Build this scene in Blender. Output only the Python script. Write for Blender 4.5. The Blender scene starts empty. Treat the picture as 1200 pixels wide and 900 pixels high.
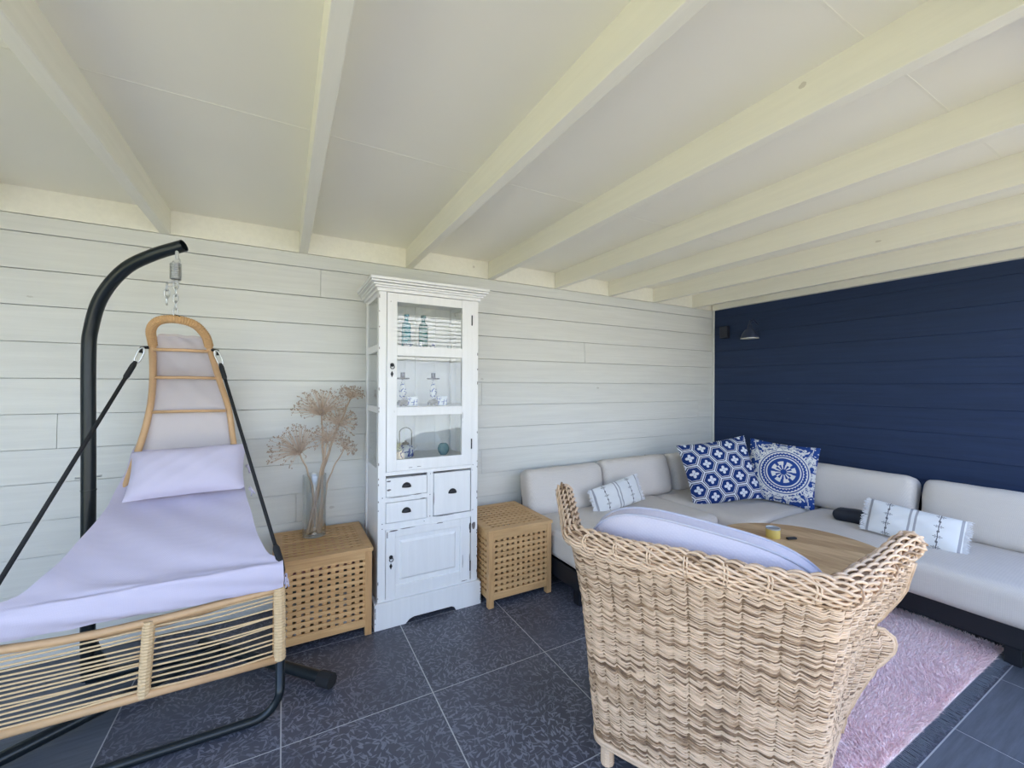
import bpy, math, random
import numpy as np
from mathutils import Matrix, Vector, Euler
random.seed(7)
rng = np.random.default_rng(7)
PI = math.pi
SC = bpy.context.scene
COL = SC.collection

# ------------------------------------------------------------------ camera
cam_d = bpy.data.cameras.new('camera')
cam_d.sensor_fit = 'HORIZONTAL'; cam_d.sensor_width = 36.0
cam_d.lens = 487.69 / 1200 * 36.0
cam_d.clip_start = 0.05
cam = bpy.data.objects.new('camera', cam_d); COL.objects.link(cam)
yaw, pit, rol = math.radians(28.794), math.radians(0.202), math.radians(0.282)
fw = Vector((math.sin(yaw)*math.cos(pit), math.cos(yaw)*math.cos(pit), math.sin(pit)))
rt = Vector((math.cos(yaw), -math.sin(yaw), 0)); up = rt.cross(fw)
r2 = rt*math.cos(rol) + up*math.sin(rol); u2 = up*math.cos(rol) - rt*math.sin(rol)
m = Matrix((r2, u2, -fw)).transposed().to_4x4(); m.translation = (0, 0, 1.39)
cam.matrix_world = m
SC.camera = cam

# ------------------------------------------------------------------ sky, sun, exposure
world = bpy.data.worlds.new('sky_world'); SC.world = world; world.use_nodes = True
wn = world.node_tree; wn.nodes.clear()
sky = wn.nodes.new('ShaderNodeTexSky'); sky.sky_type = 'NISHITA'; sky.sun_disc = False
sky.sun_elevation = math.radians(57); sky.sun_rotation = math.radians(20)
sky.air_density = 1.0; sky.dust_density = 2.0; sky.ozone_density = 1.0
bg = wn.nodes.new('ShaderNodeBackground'); bg.inputs['Strength'].default_value = 0.42
wo = wn.nodes.new('ShaderNodeOutputWorld')
tintn = wn.nodes.new('ShaderNodeMix'); tintn.data_type = 'RGBA'; tintn.blend_type = 'MULTIPLY'; tintn.inputs[0].default_value = 1.0
tintn.inputs[7].default_value = (1.0, .985, 1.02, 1)   # hazy daylight, slightly warm
wn.links.new(sky.outputs[0], tintn.inputs[6]); wn.links.new(tintn.outputs[2], bg.inputs['Color']); wn.links.new(bg.outputs[0], wo.inputs['Surface'])
sun_d = bpy.data.lights.new('sun', 'SUN'); sun_d.energy = 5.2; sun_d.angle = math.radians(0.6)
sun_d.color = (1.0, 0.93, 0.82)
sun = bpy.data.objects.new('sun', sun_d); COL.objects.link(sun)
sun_dir = Vector((0.30, 0.90, 0)).normalized()*math.cos(math.radians(57)) + Vector((0, 0, math.sin(math.radians(57))))
sun.rotation_euler = sun_dir.to_track_quat('Z', 'Y').to_euler(); sun.location = (2, 6, 9)
SC.view_settings.view_transform = 'Standard'; SC.view_settings.look = 'None'
SC.view_settings.gamma = 1.0; SC.view_settings.use_curve_mapping = False
SC.view_settings.exposure = 1.18
SC.cycles.max_bounces = 10; SC.cycles.diffuse_bounces = 6; SC.cycles.transmission_bounces = 8
SC.cycles.transparent_max_bounces = 12; SC.cycles.caustics_refractive = False; SC.cycles.caustics_reflective = False

# ------------------------------------------------------------------ node helper
class G:
    """tiny expression builder over a material's node tree"""
    def __init__(s, name):
        s.m = bpy.data.materials.new(name); s.m.use_nodes = True
        s.t = s.m.node_tree; s.n = s.t.nodes; s.l = s.t.links
        s.b = s.n['Principled BSDF']; s.tc = None
    def coord(s, kind='Object'):
        if s.tc is None: s.tc = s.n.new('ShaderNodeTexCoord')
        return s.tc.outputs[kind]
    def put(s, node, key, v):
        if v is None: return
        if isinstance(v, V): s.l.new(v.s, node.inputs[key])
        elif isinstance(v, bpy.types.NodeSocket): s.l.new(v, node.inputs[key])
        else: node.inputs[key].default_value = v
    def math(s, op, a, b=None, c=None):
        n = s.n.new('ShaderNodeMath'); n.operation = op
        s.put(n, 0, a); s.put(n, 1, b); s.put(n, 2, c)
        return V(s, n.outputs[0])
    def sep(s, v):
        n = s.n.new('ShaderNodeSeparateXYZ'); s.put(n, 0, v); return [V(s, o) for o in n.outputs]
    def comb(s, x, y, z=0.0):
        n = s.n.new('ShaderNodeCombineXYZ'); s.put(n, 0, x); s.put(n, 1, y); s.put(n, 2, z); return V(s, n.outputs[0])
    def vmap(s, v, scale=(1, 1, 1), loc=(0, 0, 0), rot=(0, 0, 0)):
        n = s.n.new('ShaderNodeMapping'); s.put(n, 'Vector', v)
        n.inputs['Scale'].default_value = scale; n.inputs['Location'].default_value = loc; n.inputs['Rotation'].default_value = rot
        return V(s, n.outputs[0])
    def noise(s, v, scale=5, detail=3, rough=.5, dist=0):
        n = s.n.new('ShaderNodeTexNoise'); s.put(n, 'Vector', v); s.put(n, 'Scale', scale)
        s.put(n, 'Detail', detail); s.put(n, 'Roughness', rough); s.put(n, 'Distortion', dist)
        return V(s, n.outputs['Fac'])
    def ramp(s, v, stops):
        n = s.n.new('ShaderNodeValToRGB'); s.put(n, 0, v); e = n.color_ramp.elements
        while len(e) < len(stops): e.new(.5)
        for q, (p, c) in zip(e, stops):
            q.position = p; q.color = (c if len(c) == 4 else (*c, 1)) if not isinstance(c, (int, float)) else (c, c, c, 1)
        return V(s, n.outputs[0])
    def mix(s, f, a, b):
        n = s.n.new('ShaderNodeMix'); n.data_type = 'RGBA'
        s.put(n, 'Factor', f)
        for k, v in ((6, a), (7, b)):
            if isinstance(v, V): s.l.new(v.s, n.inputs[k])
            else: n.inputs[k].default_value = (*v, 1)
        return V(s, n.outputs[2])
    def rnd(s):
        n = s.n.new('ShaderNodeObjectInfo'); return V(s, n.outputs['Random'])
    def attr(s, name):
        n = s.n.new('ShaderNodeAttribute'); n.attribute_name = name; return V(s, n.outputs['Fac'])
    def bump(s, h, strength=.3, dist=.01):
        n = s.n.new('ShaderNodeBump'); s.put(n, 'Height', h); n.inputs['Strength'].default_value = strength
        n.inputs['Distance'].default_value = dist; s.l.new(n.outputs[0], s.b.inputs['Normal'])
    def set(s, **k):
        for a, v in k.items():
            key = {'color': 'Base Color', 'rough': 'Roughness', 'metal': 'Metallic', 'trans': 'Transmission Weight', 'ior': 'IOR',
                   'alpha': 'Alpha', 'spec': 'Specular IOR Level', 'sheen': 'Sheen Weight'}[a]
            if a == 'color' and isinstance(v, tuple): v = (*v, 1)
            s.put(s.b, key, v)
        return s.m
class V:
    def __init__(s, g, sock): s.g = g; s.s = sock
    def __add__(s, o): return s.g.math('ADD', s, o)
    def __radd__(s, o): return s.g.math('ADD', s, o)
    def __sub__(s, o): return s.g.math('SUBTRACT', s, o)
    def __rsub__(s, o): return s.g.math('SUBTRACT', o, s)
    def __mul__(s, o): return s.g.math('MULTIPLY', s, o)
    def __rmul__(s, o): return s.g.math('MULTIPLY', s, o)
    def __truediv__(s, o): return s.g.math('DIVIDE', s, o)
    def abs(s): return s.g.math('ABSOLUTE', s)
    def lt(s, o): return s.g.math('LESS_THAN', s, o)
    def gt(s, o): return s.g.math('GREATER_THAN', s, o)
    def sin(s): return s.g.math('SINE', s)
    def cos(s): return s.g.math('COSINE', s)
    def sqrt(s): return s.g.math('SQRT', s)
    def max(s, o): return s.g.math('MAXIMUM', s, o)
    def min(s, o): return s.g.math('MINIMUM', s, o)
    def mod(s, o): return s.g.math('FLOORED_MODULO', s, o)
    def atan2(s, o): return s.g.math('ARCTAN2', s, o)
    def band(s, a, b): return s.gt(a) * s.lt(b)

M = {}
def paint(name, col, axis='x', rough=.55, knots=True, grain=.35, var=.05, wear=0.0, wearcol=(.22, .19, .17)):
    """painted timber: faint grain relief along an axis, small knots, optional rubbed-off chips"""
    g = G(name); o = g.coord(); r = g.rnd()
    st = {'x': (1.2, 22, 22), 'y': (22, 1.2, 22), 'z': (22, 22, 1.2)}[axis]
    p = g.vmap(o, st); sh = g.comb(r*37.0, r*91.0, r*53.0)
    add = g.n.new('ShaderNodeVectorMath'); g.put(add, 0, p); g.put(add, 1, sh); pv = V(g, add.outputs[0])
    gr = g.noise(pv, 1.6, 5, .6, .6)
    blot = g.noise(o, 2.2, 2)
    dark = tuple(c*(1-var*2.2) for c in col)
    c = g.mix(g.ramp(gr, [(.35, 0.0), (.75, 1.0)]), dark, col)
    c = g.mix(blot*.25, c, tuple(min(1, q*1.04) for q in col))
    if knots:
        k = g.n.new('ShaderNodeTexVoronoi'); g.put(k, 'Vector', g.vmap(o, (2.3, 4.1, 4.1) if axis == 'x' else (4.1, 2.3, 4.1))); k.inputs['Scale'].default_value = 1.0
        kd = V(g, k.outputs['Distance']) + g.noise(o, 60, 2)*.05
        c = g.mix(kd.lt(.058)*.45, c, wearcol)
    if wear > 0:
        w1 = g.noise(g.vmap(o, (9, 9, 22)), 1.0, 4, .65); w2 = g.noise(g.vmap(o, (22, 22, 7), (3, 1, 2)), 1.0, 4, .65)
        wm = w1.gt(.76-wear).max(w2.gt(.76-wear))
        c = g.mix(wm*.75, c, wearcol)
    g.bump(gr, grain, .004)
    return g.set(color=c, rough=rough)
def simple(name, col, rough=.5, metal=0.0, nscale=12, var=.12, bump=0.0, **k):
    g = G(name); o = g.coord(); n = g.noise(o, nscale, 4)
    c = g.mix(n, tuple(q*(1-var) for q in col), tuple(min(1, q*(1+var)) for q in col))
    if bump: g.bump(n, bump, .003)
    return g.set(color=c, rough=rough, metal=metal, **k)
def fabric(name, col, scale=420, var=.16, slub=.35, rough=.9, bump=.35):
    g = G(name); o = g.coord(); x, y, z = g.sep(o)
    a = ((x+y)*scale*2).sin()*.5+.5; b = ((z-y*.6)*scale*2).sin()*.5+.5
    n1 = g.noise(g.vmap(o, (8, 8, 160)), 2, 3); n2 = g.noise(g.vmap(o, (160, 160, 8)), 2, 3); n3 = g.noise(o, 3, 2)
    f = (a*b)*.35 + n1*slub + n2*slub
    c = g.mix(f, tuple(q*(1-var) for q in col), tuple(min(1, q*(1+var)) for q in col))
    c = g.mix(n3*.2, c, tuple(q*.93 for q in col))
    g.bump(f, bump, .002)
    return g.set(color=c, rough=rough, spec=.2)
def wood(name, c1, c2, axis='x', rough=.45):
    c1 = tuple(q*1.15 for q in c1); c2 = tuple(min(1, q*1.15) for q in c2)
    g = G(name); o = g.coord(); r = g.rnd()
    st = {'x': (1.5, 18, 18), 'y': (18, 1.5, 18), 'z': (18, 18, 1.5)}[axis]
    add = g.n.new('ShaderNodeVectorMath'); g.put(add, 0, g.vmap(o, st)); g.put(add, 1, g.comb(r*31.0, r*77.0, r*11.0))
    n = g.noise(V(g, add.outputs[0]), 2.2, 5, .6, .8)
    t = g.attr('tone')
    c = g.mix(g.ramp(n + (t-.5)*.4, [(.25, 0.0), (.8, 1.0)]), c1, c2)
    g.bump(n, .15, .003)
    return g.set(color=c, rough=rough)

WHITE = (.755, .765, .735)
M['plank'] = paint('white_painted_plank', WHITE, 'x', .55, wearcol=(.42, .40, .36))
M['beam'] = paint('cream_painted_beam', (.88, .86, .76), 'y', .5, grain=.15, var=.03, wearcol=(.38, .33, .27))
M['panel'] = simple('cream_ceiling_panel', (.88, .86, .765), .6, 0, 3, .02)
M['navy'] = paint('navy_stained_plank', (.016, .036, .100), 'y', .8, grain=.35, var=.12, wearcol=(.035, .055, .11))
M['cab'] = paint('distressed_white_paint', (.84, .84, .84), 'z', .5, knots=False, grain=.2, var=.03, wear=.015)
M['cabedge'] = simple('worn_bare_wood', (.16, .14, .14), .8)
M['grout'] = simple('light_grout', (.50, .51, .52), .9)
M['iron'] = simple('black_iron', (.015, .016, .02), .45, .3)
M['blackmetal'] = simple('black_powder_coat', (.012, .018, .022), .28, .25, 40, .1)
M['steel'] = simple('galvanised_steel', (.55, .56, .56), .32, .95)
M['oak'] = wood('oiled_pale_wood', (.42, .24, .10), (.60, .38, .18), 'x')
M['oakz'] = wood('oiled_pale_wood_upright', (.40, .22, .09), (.58, .36, .17), 'z')
M['oakdark'] = simple('box_inside_shadow_lining', (.10, .07, .045), .9)
M['darkboard'] = simple('slat_gap_shade', (.05, .055, .06), .7); M['greyboard'] = simple('pale_blue_grey_board', (.42, .46, .52), .7)
M['sofa'] = fabric('light_grey_upholstery', (.66, .615, .575))
M['lilac'] = fabric('pale_linen_cotton', (.63, .585, .655), 300, .06, .3, bump=.5)
M['canvas'] = fabric('shaded_underside_canvas', (.60, .555, .56), 600, .05, .2, bump=.25)
M['darkframe'] = simple('charcoal_aluminium', (.012, .014, .02), .5, .2)
M['strap'] = simple('black_webbing', (.010, .011, .013), .8, 0, 300, .3, .4)
M['cord'] = simple('pale_straw_cord', (.66, .48, .27), .6, 0, 60, .12, .2)
M['rope_wrap'] = simple('tan_wrapped_cane', (.52, .31, .14), .55, 0, 90, .15, .3)
M['rail'] = simple('light_tan_rail', (.60, .38, .20), .5, 0, 30, .12)
M['fringe'] = simple('grey_rug_fringe', (.13, .15, .18), .95)

def rattan(name, a, b, c_):
    g = G(name); o = g.coord(); t = g.attr('tone')
    n = g.noise(o, 35, 4, .6); n2 = g.noise(o, 6, 2)
    f = t*.55 + n*.35 + n2*.15
    col = g.ramp(f, [(.16, c_), (.33, a), (.55, b), (.85, tuple(min(1, q*1.2) for q in b))])
    g.bump(n, .25, .002)
    return g.set(color=col, rough=.5)
M['rattan'] = rattan('kubu_rattan', (.40, .25, .14), (.70, .505, .34), (.10, .05, .03))
M['rattan_in'] = simple('rattan_gap_shade_and_deck', (.20, .12, .065), .85, 0, 80, .3)

def glass_mat(name, col=(1, 1, 1), rough=.0, mixf=None, refl_tint=1.0):
    """thin pane: transparent with a fresnel reflection"""
    m_ = bpy.data.materials.new(name); m_.use_nodes = True; t = m_.node_tree; t.nodes.clear()
    o = t.nodes.new('ShaderNodeOutputMaterial'); mx = t.nodes.new('ShaderNodeMixShader'); tr = t.nodes.new('ShaderNodeBsdfTransparent')
    gl = t.nodes.new('ShaderNodeBsdfGlossy'); gl.inputs['Roughness'].default_value = rough
    lw = t.nodes.new('ShaderNodeLayerWeight'); lw.inputs['Blend'].default_value = .5
    pw = t.nodes.new('ShaderNodeMath'); pw.operation = 'POWER'; pw.inputs[1].default_value = 4.0; t.links.new(lw.outputs['Facing'], pw.inputs[0])
    fr = t.nodes.new('ShaderNodeMath'); fr.operation = 'MULTIPLY_ADD'; fr.inputs[1].default_value = .9; fr.inputs[2].default_value = .085; t.links.new(pw.outputs[0], fr.inputs[0])
    mu = t.nodes.new('ShaderNodeMath'); mu.operation = 'MULTIPLY'; mu.inputs[1].default_value = refl_tint; mu.use_clamp = True
    tr.inputs['Color'].default_value = (*col, 1)
    nz = t.nodes.new('ShaderNodeTexNoise'); nz.inputs['Scale'].default_value = 5; bp = t.nodes.new('ShaderNodeBump')
    tcn = t.nodes.new('ShaderNodeTexCoord'); t.links.new(tcn.outputs['Object'], nz.inputs['Vector'])
    bp.inputs['Strength'].default_value = .03; bp.inputs['Distance'].default_value = .01
    t.links.new(nz.outputs['Fac'], bp.inputs['Height']); t.links.new(bp.outputs[0], gl.inputs['Normal'])
    t.links.new(fr.outputs[0], mu.inputs[0]); t.links.new(mu.outputs[0], mx.inputs[0])
    t.links.new(tr.outputs[0], mx.inputs[1]); t.links.new(gl.outputs[0], mx.inputs[2]); t.links.new(mx.outputs[0], o.inputs[0])
    return m_
M['pane'] = glass_mat('window_glass', (.97, .985, .98), 0)
M['vaseglass'] = glass_mat('vase_glass', (.975, .985, .98), 0, refl_tint=1.6)
def tint_glass(name, col):
    g = G(name); return g.set(color=col, rough=.08, trans=.45, ior=1.3)

def tile_mat(patterned):
    g = G('leaf_print_tile' if patterned else 'plain_slate_tile')
    geo = g.n.new('ShaderNodeNewGeometry'); P = V(g, geo.outputs['Position'])
    n1 = g.noise(P, 2.5, 4); n2 = g.noise(g.vmap(P, (3, 40, 1)), 1.5, 5, .65)
    base = g.mix(g.ramp(n1, [(.3, 0.0), (.7, 1.0)]), (.052, .056, .076), (.080, .086, .116))
    if not patterned:
        base = g.mix(g.ramp(n2, [(.35, 0.0), (.75, 1.0)]), (.085, .098, .122), (.135, .155, .190))
        g.bump(n2, .12, .002)
        return g.set(color=base, rough=.5)
    total = None
    for sc, seed, L, W in ((24, 0.0, .40, .115), (30, 5.3, .36, .11), (20, 9.1, .34, .085)):
        q = g.vmap(P, (sc, sc, 0), (seed, seed*1.7, 0))
        v = g.n.new('ShaderNodeTexVoronoi'); v.voronoi_dimensions = '2D'; g.put(v, 'Vector', q); v.inputs['Scale'].default_value = 1; v.inputs['Randomness'].default_value = .85
        cp = V(g, v.outputs['Position'])
        d = g.n.new('ShaderNodeVectorMath'); d.operation = 'SUBTRACT'; g.put(d, 0, q); g.put(d, 1, cp)
        dx, dy, _ = g.sep(V(g, d.outputs[0]))
        # leaves radiate from the centres of a coarser cell pattern, with a swirl
        big = g.n.new('ShaderNodeTexVoronoi'); big.voronoi_dimensions = '2D'; cpm = g.vmap(cp, (4.6/sc,)*3)
        g.put(big, 'Vector', cpm); big.inputs['Scale'].default_value = 1
        dd = g.n.new('ShaderNodeVectorMath'); dd.operation = 'SUBTRACT'; g.put(dd, 0, cpm); g.put(dd, 1, V(g, big.outputs['Position']))
        bx, by, _ = g.sep(V(g, dd.outputs[0]))
        ang = by.atan2(bx) + (g.noise(cp, .9, 1)-.5)*3.2
        ca, sa = ang.cos(), ang.sin()
        lx = dx*ca + dy*sa; ly = dy*ca - dx*sa
        wdt = (lx/L + 1.15)*.5*W*1.3
        inside = (1.0 - (lx/L)*(lx/L)).max(0.0).sqrt()*wdt
        mask = ly.abs().lt(inside)
        total = mask if total is None else total.max(mask)
    st = g.noise(P, 12, 1, .5, .5); st2 = g.noise(g.vmap(P, (1, 1, 1), (5, 3, 0)), 11, 1, .5, .4)
    stem = (st-.5).abs().lt(.007).max((st2-.5).abs().lt(.006))
    total = total.max(stem*.8)
    worn = g.ramp(g.noise(P, 3.3, 3), [(.3, .35), (.65, 1.0)])
    c = g.mix(total*worn*.85, base, (.225, .235, .285))
    g.bump(n1, .05, .002)
    return g.set(color=c, rough=g.math('ADD', .42, total*.12))
M['tile_leaf'] = tile_mat(True); M['tile_plain'] = tile_mat(False)

def hex_mat():
    g = G('navy_white_hexagon_print'); x, y, z = g.sep(g.coord())
    s = 7.4
    u = z*s; v = x*s   # pointed left and right
    def cell(o1, o2):
        return (u+o1).mod(1.0)-.5, (v+o2).mod(1.732)-.866
    ax, ay = cell(10.0, 17.32); bx, by = cell(10.5, 18.186)
    la = ax*ax+ay*ay; lb = bx*bx+by*by; k = la.lt(lb)
    gx = bx + (ax-bx)*k; gy = by + (ay-by)*k
    hd = gx.abs().max(gx.abs()*.5 + gy.abs()*.866)
    white = hd.gt(.462).max(hd.band(.385, .415))
    r = (gx*gx+gy*gy).sqrt(); th = gy.atan2(gx)
    fl = r.lt((th*2.0).cos().abs()*.15 + .095)
    ctr = r.lt(.03).max(((th*2.0+.785).cos().abs().lt(.09))*r.lt(.15)*.6)
    white = white.max(fl)
    n = g.noise(g.coord(), 300, 2)
    c = g.mix(white, (.011, .034, .155), (.62, .65, .70)); c = g.mix(ctr, c, (.22, .24, .30)); c = g.mix(hd.band(.415, .462), c, (.008, .02, .085))
    g.bump(n, .3, .002)
    return g.set(color=c, rough=.9, spec=.2)
def suzani_mat():
    g = G('blue_white_medallion_print'); x, y, z = g.sep(g.coord())
    wx = x - .02; wz = z - .26
    r = (wx*wx+wz*wz).sqrt(); th = wz.atan2(wx)
    blue = r.lt(.022)
    blue = blue.max(r.band(.022, .060) * ((th*12.0).cos()).gt(-.2))
    blue = blue.max(r.band(.088, .105).max(r.band(.060, .100)*((th*8.0+.4).cos()).gt(.45)))
    scal = (th*20.0).cos().abs()*.008
    blue = blue.max(r.gt(.105)*r.lt(.134) * (1.0 - (r-.119).abs().lt(.0045)))
    blue = blue.max((r+scal).band(.146, .163))
    blue = blue.max(r.band(.168, .176))
    # corner and border sprays: mirrored leaf shapes
    ax = x.abs(); az = (z-.26).abs()
    n1 = g.noise(g.comb(ax*1.0, az*1.0, .3), 17, 1.5, .5, 1.4)
    n2 = g.noise(g.comb(ax*1.0, az*1.0, 2.3), 30, 1, .5, .6)
    spray = (n1.gt(.54).max((n1-.43).abs().lt(.018))).max(n2.gt(.66))
    edge = r.gt(.185)
    blue = blue.max(edge*spray)
    n = g.noise(g.coord(), 300, 2)
    c = g.mix(blue, (.64, .65, .64), (.020, .058, .24)); g.bump(n, .3, .002)
    return g.set(color=c, rough=.9, spec=.2)
def lumbar_mat():
    g = G('white_cotton_with_grey_stripes'); x, y, z = g.sep(g.coord())
    zz = z - .11
    ax = x.abs()
    c1 = ax.band(.008, .019)                      # central double stripe
    wob = (z*150.0).sin()*.0012
    xl = (ax - .118 + wob).abs()
    line = xl.lt(.0024)
    per = (zz+.5).mod(.062)-.031
    tick = per.abs().lt(.0016)*xl.lt(.022) + (((zz+.531).mod(.062)-.031).abs()).lt(.0055)*xl.lt(.006)
    tick2 = (per.abs() - .006).abs().lt(.0016)*(xl-.010).abs().lt(.003)
    endb = ax.band(.205, .218)
    st = c1.max(endb)*.72
    dk = line.max(tick).max(tick2)
    c = g.mix(st, (.72, .73, .74), (.20, .20, .23)); c = g.mix(dk.min(1.0)*.9, c, (.08, .08, .095))
    n = g.noise(g.coord(), 260, 2); g.bump(n, .35, .002)
    return g.set(color=c, rough=.95, spec=.15)
M['hex'] = hex_mat(); M['suz'] = suzani_mat(); M['lum'] = lumbar_mat()
def delft_mat(name, scale=34, thr=.54):
    g = G(name); n = g.noise(g.coord(), scale, 2, .5, 1.2)
    return g.set(color=g.mix(n.gt(thr), (.75, .77, .80), (.02, .06, .30)), rough=.15)
M['delft'] = delft_mat('blue_and_white_glazed_china'); M['delft2'] = delft_mat('blue_and_white_glazed_china_fine', 60, .55)

# ------------------------------------------------------------------ mesh helper
class MB:
    def __init__(s): s.v = []; s.f = []; s.n = 0; s.tone = []
    def add(s, v, f, tone=None):
        v = np.asarray(v, float).reshape(-1, 3)
        s.v.append(v); s.f += [[i+s.n for i in q] for q in f]; s.n += len(v)
        s.tone.append(np.full(len(v), .5) if tone is None else (np.full(len(v), tone) if np.isscalar(tone) else np.asarray(tone)))
        return s
    def box(s, x0, x1, y0, y1, z0, z1, tone=None, R=None, c=None):
        v = np.array([[x, y, z] for z in (z0, z1) for y in (y0, y1) for x in (x0, x1)], float)
        if R is not None:
            c = v.mean(0) if c is None else np.array(c); v = (v-c) @ np.array(R).T + c
        return s.add(v, [[0, 2, 3, 1], [4, 5, 7, 6], [0, 1, 5, 4], [2, 6, 7, 3], [0, 4, 6, 2], [1, 3, 7, 5]], tone)
    def tube(s, pts, r, k=8, closed=False, tone=None, flat=1.0, caps=True):
        P = np.asarray(pts, float); n = len(P); r = np.broadcast_to(np.asarray(r, float), (n,))
        T = np.roll(P, -1, 0)-np.roll(P, 1, 0)
        if not closed: T[0] = P[1]-P[0]; T[-1] = P[-1]-P[-2]
        T /= np.linalg.norm(T, axis=1)[:, None]+1e-12
        a = np.array([0, 0, 1.]) if abs(T[0][2]) < .9 else np.array([1., 0, 0])
        N = np.zeros_like(P); nn = a-T[0]*(a@T[0]); N[0] = nn/np.linalg.norm(nn)
        for i in range(1, n):
            nn = N[i-1]-T[i]*(N[i-1]@T[i]); N[i] = nn/(np.linalg.norm(nn)+1e-12)
        B = np.cross(T, N); th = np.arange(k)/k*2*PI
        ring = P[:, None]+r[:, None, None]*(np.cos(th)[None, :, None]*N[:, None]*flat+np.sin(th)[None, :, None]*B[:, None])
        f = []
        for i in range(n if closed else n-1):
            j = (i+1) % n
            for q in range(k):
                w = (q+1) % k; f.append([i*k+q, i*k+w, j*k+w, j*k+q])
        if caps and not closed: f += [list(range(k))[::-1], [(n-1)*k+q for q in range(k)]]
        if tone is not None and not np.isscalar(tone): tone = np.repeat(tone, k)
        return s.add(ring, f, tone)
    def lathe(s, prof, c=(0, 0, 0), k=24, tone=None, axis='z'):
        prof = np.array(prof, float); th = np.arange(k)/k*2*PI; n = len(prof)
        v = np.zeros((n, k, 3))
        v[..., 0] = prof[:, 0, None]*np.cos(th); v[..., 1] = prof[:, 0, None]*np.sin(th); v[..., 2] = prof[:, 1, None]
        if axis == 'y': v = v[..., [0, 2, 1]]*np.array([1, 1, -1])
        if axis == 'x': v = v[..., [2, 0, 1]]
        f = [[i*k+q, i*k+(q+1) % k, (i+1)*k+(q+1) % k, (i+1)*k+q] for i in range(n-1) for q in range(k)]
        f += [list(range(k))[::-1], [(n-1)*k+q for q in range(k)]]
        return s.add(v+np.array(c), f, tone)
    def sphere(s, c, r, k=10, tone=None, sc=(1, 1, 1)):
        pr = [(max(1e-4, math.sin(a)*r), -math.cos(a)*r) for a in np.linspace(0, PI, k//2+2)]
        n0 = len(s.v); s.lathe(pr, (0, 0, 0), k, tone); s.v[n0] = s.v[n0]*np.array(sc)+np.array(c); return s
    def prism(s, poly, a0, a1, plane='xz', tone=None):
        n = len(poly); L = []
        for a in (a0, a1):
            for p, q in poly: L.append({'xz': (p, a, q), 'yz': (a, p, q), 'xy': (p, q, a)}[plane])
        return s.add(L, [list(range(n)), [n+i for i in range(n)][::-1]]+[[i, i+n, (i+1) % n+n, (i+1) % n] for i in range(n)], tone)
    def grid(s, A, tone=None, wrap=False):
        A = np.asarray(A, float); nu, nv = A.shape[:2]
        f = [[i*nv+j, (i+1) % nu*nv+j, (i+1) % nu*nv+(j+1) % nv, i*nv+(j+1) % nv] for i in range(nu if wrap else nu-1) for j in range(nv-1)]
        return s.add(A.reshape(-1, 3), f, tone)
    def mesh(s, name, mat, inv=None, smooth=False):
        v = np.concatenate(s.v)
        if inv is not None: v = v @ np.array(inv)[:3, :3].T + np.array(inv)[:3, 3]
        me = bpy.data.meshes.new(name); me.from_pydata(v.tolist(), [], s.f); me.update()
        at = me.attributes.new('tone', 'FLOAT', 'POINT'); at.data.foreach_set('value', np.concatenate(s.tone).astype(np.float32))
        if mat is not None: me.materials.append(mat)
        if smooth: me.polygons.foreach_set('use_smooth', [True]*len(me.polygons))
        return me
    def build(s, name, mat, parent=None, smooth=False, bevel=0, seg=2, subsurf=0, solid=0, stuff=False, local=False, fix=True, auto=None):
        """coordinates are world ones unless local=True; they are stored relative to the parent thing"""
        inv = None; off = None
        if not local:
            if parent is not None: inv = wm(parent).inverted()
            else:
                v = np.concatenate(s.v); lo, hi = v.min(0), v.max(0)
                off = Vector(((lo[0]+hi[0])/2, (lo[1]+hi[1])/2, lo[2])); inv = Matrix.Translation(-off)
        me = s.mesh(name, mat, inv, smooth)
        if fix:
            import bmesh
            bm = bmesh.new(); bm.from_mesh(me); bmesh.ops.recalc_face_normals(bm, faces=bm.faces); bm.to_mesh(me); bm.free()
        o = bpy.data.objects.new(name, me); COL.objects.link(o)
        if parent is not None: o.parent = parent
        if off is not None: o.location = off
        if bevel:
            b = o.modifiers.new('bevel', 'BEVEL'); b.width = bevel; b.segments = seg; b.limit_method = 'ANGLE'; b.angle_limit = math.radians(40)
            b.harden_normals = False
        if subsurf:
            q = o.modifiers.new('sub', 'SUBSURF'); q.levels = q.render_levels = subsurf
        if solid:
            q = o.modifiers.new('solid', 'SOLIDIFY'); q.thickness = solid; q.offset = 0
        if auto: me.set_sharp_from_angle(angle=math.radians(auto))
        if stuff: o['kind'] = 'stuff'
        return o
def wm(o):
    m_ = Matrix.LocRotScale(o.location, o.rotation_euler, o.scale)
    return wm(o.parent) @ m_ if o.parent else m_
def tag(o, label=None, cat=None, group=None, kind=None):
    if label: o['label'] = label
    if cat: o['category'] = cat
    if group: o['group'] = group
    if kind: o['kind'] = kind
    return o
def thing(name, loc, label, cat, rot=(0, 0, 0), group=None):
    o = bpy.data.objects.new(name, None); COL.objects.link(o); o.empty_display_size = .1
    o.location = loc; o.rotation_euler = rot
    return tag(o, label, cat, group)
def copy_tree(o, parent=None):
    c = o.copy(); COL.objects.link(c); c.parent = parent
    for ch in list(o.children): copy_tree(ch, c)
    return c
def arc(c, r, a0, a1, n, plane='xz'):
    L = []
    for a in np.linspace(a0, a1, n):
        p, q = math.cos(a)*r, math.sin(a)*r
        L.append({'xz': (c[0]+p, c[1], c[2]+q), 'yz': (c[0], c[1]+p, c[2]+q), 'xy': (c[0]+p, c[1]+q, c[2])}[plane])
    return L
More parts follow.
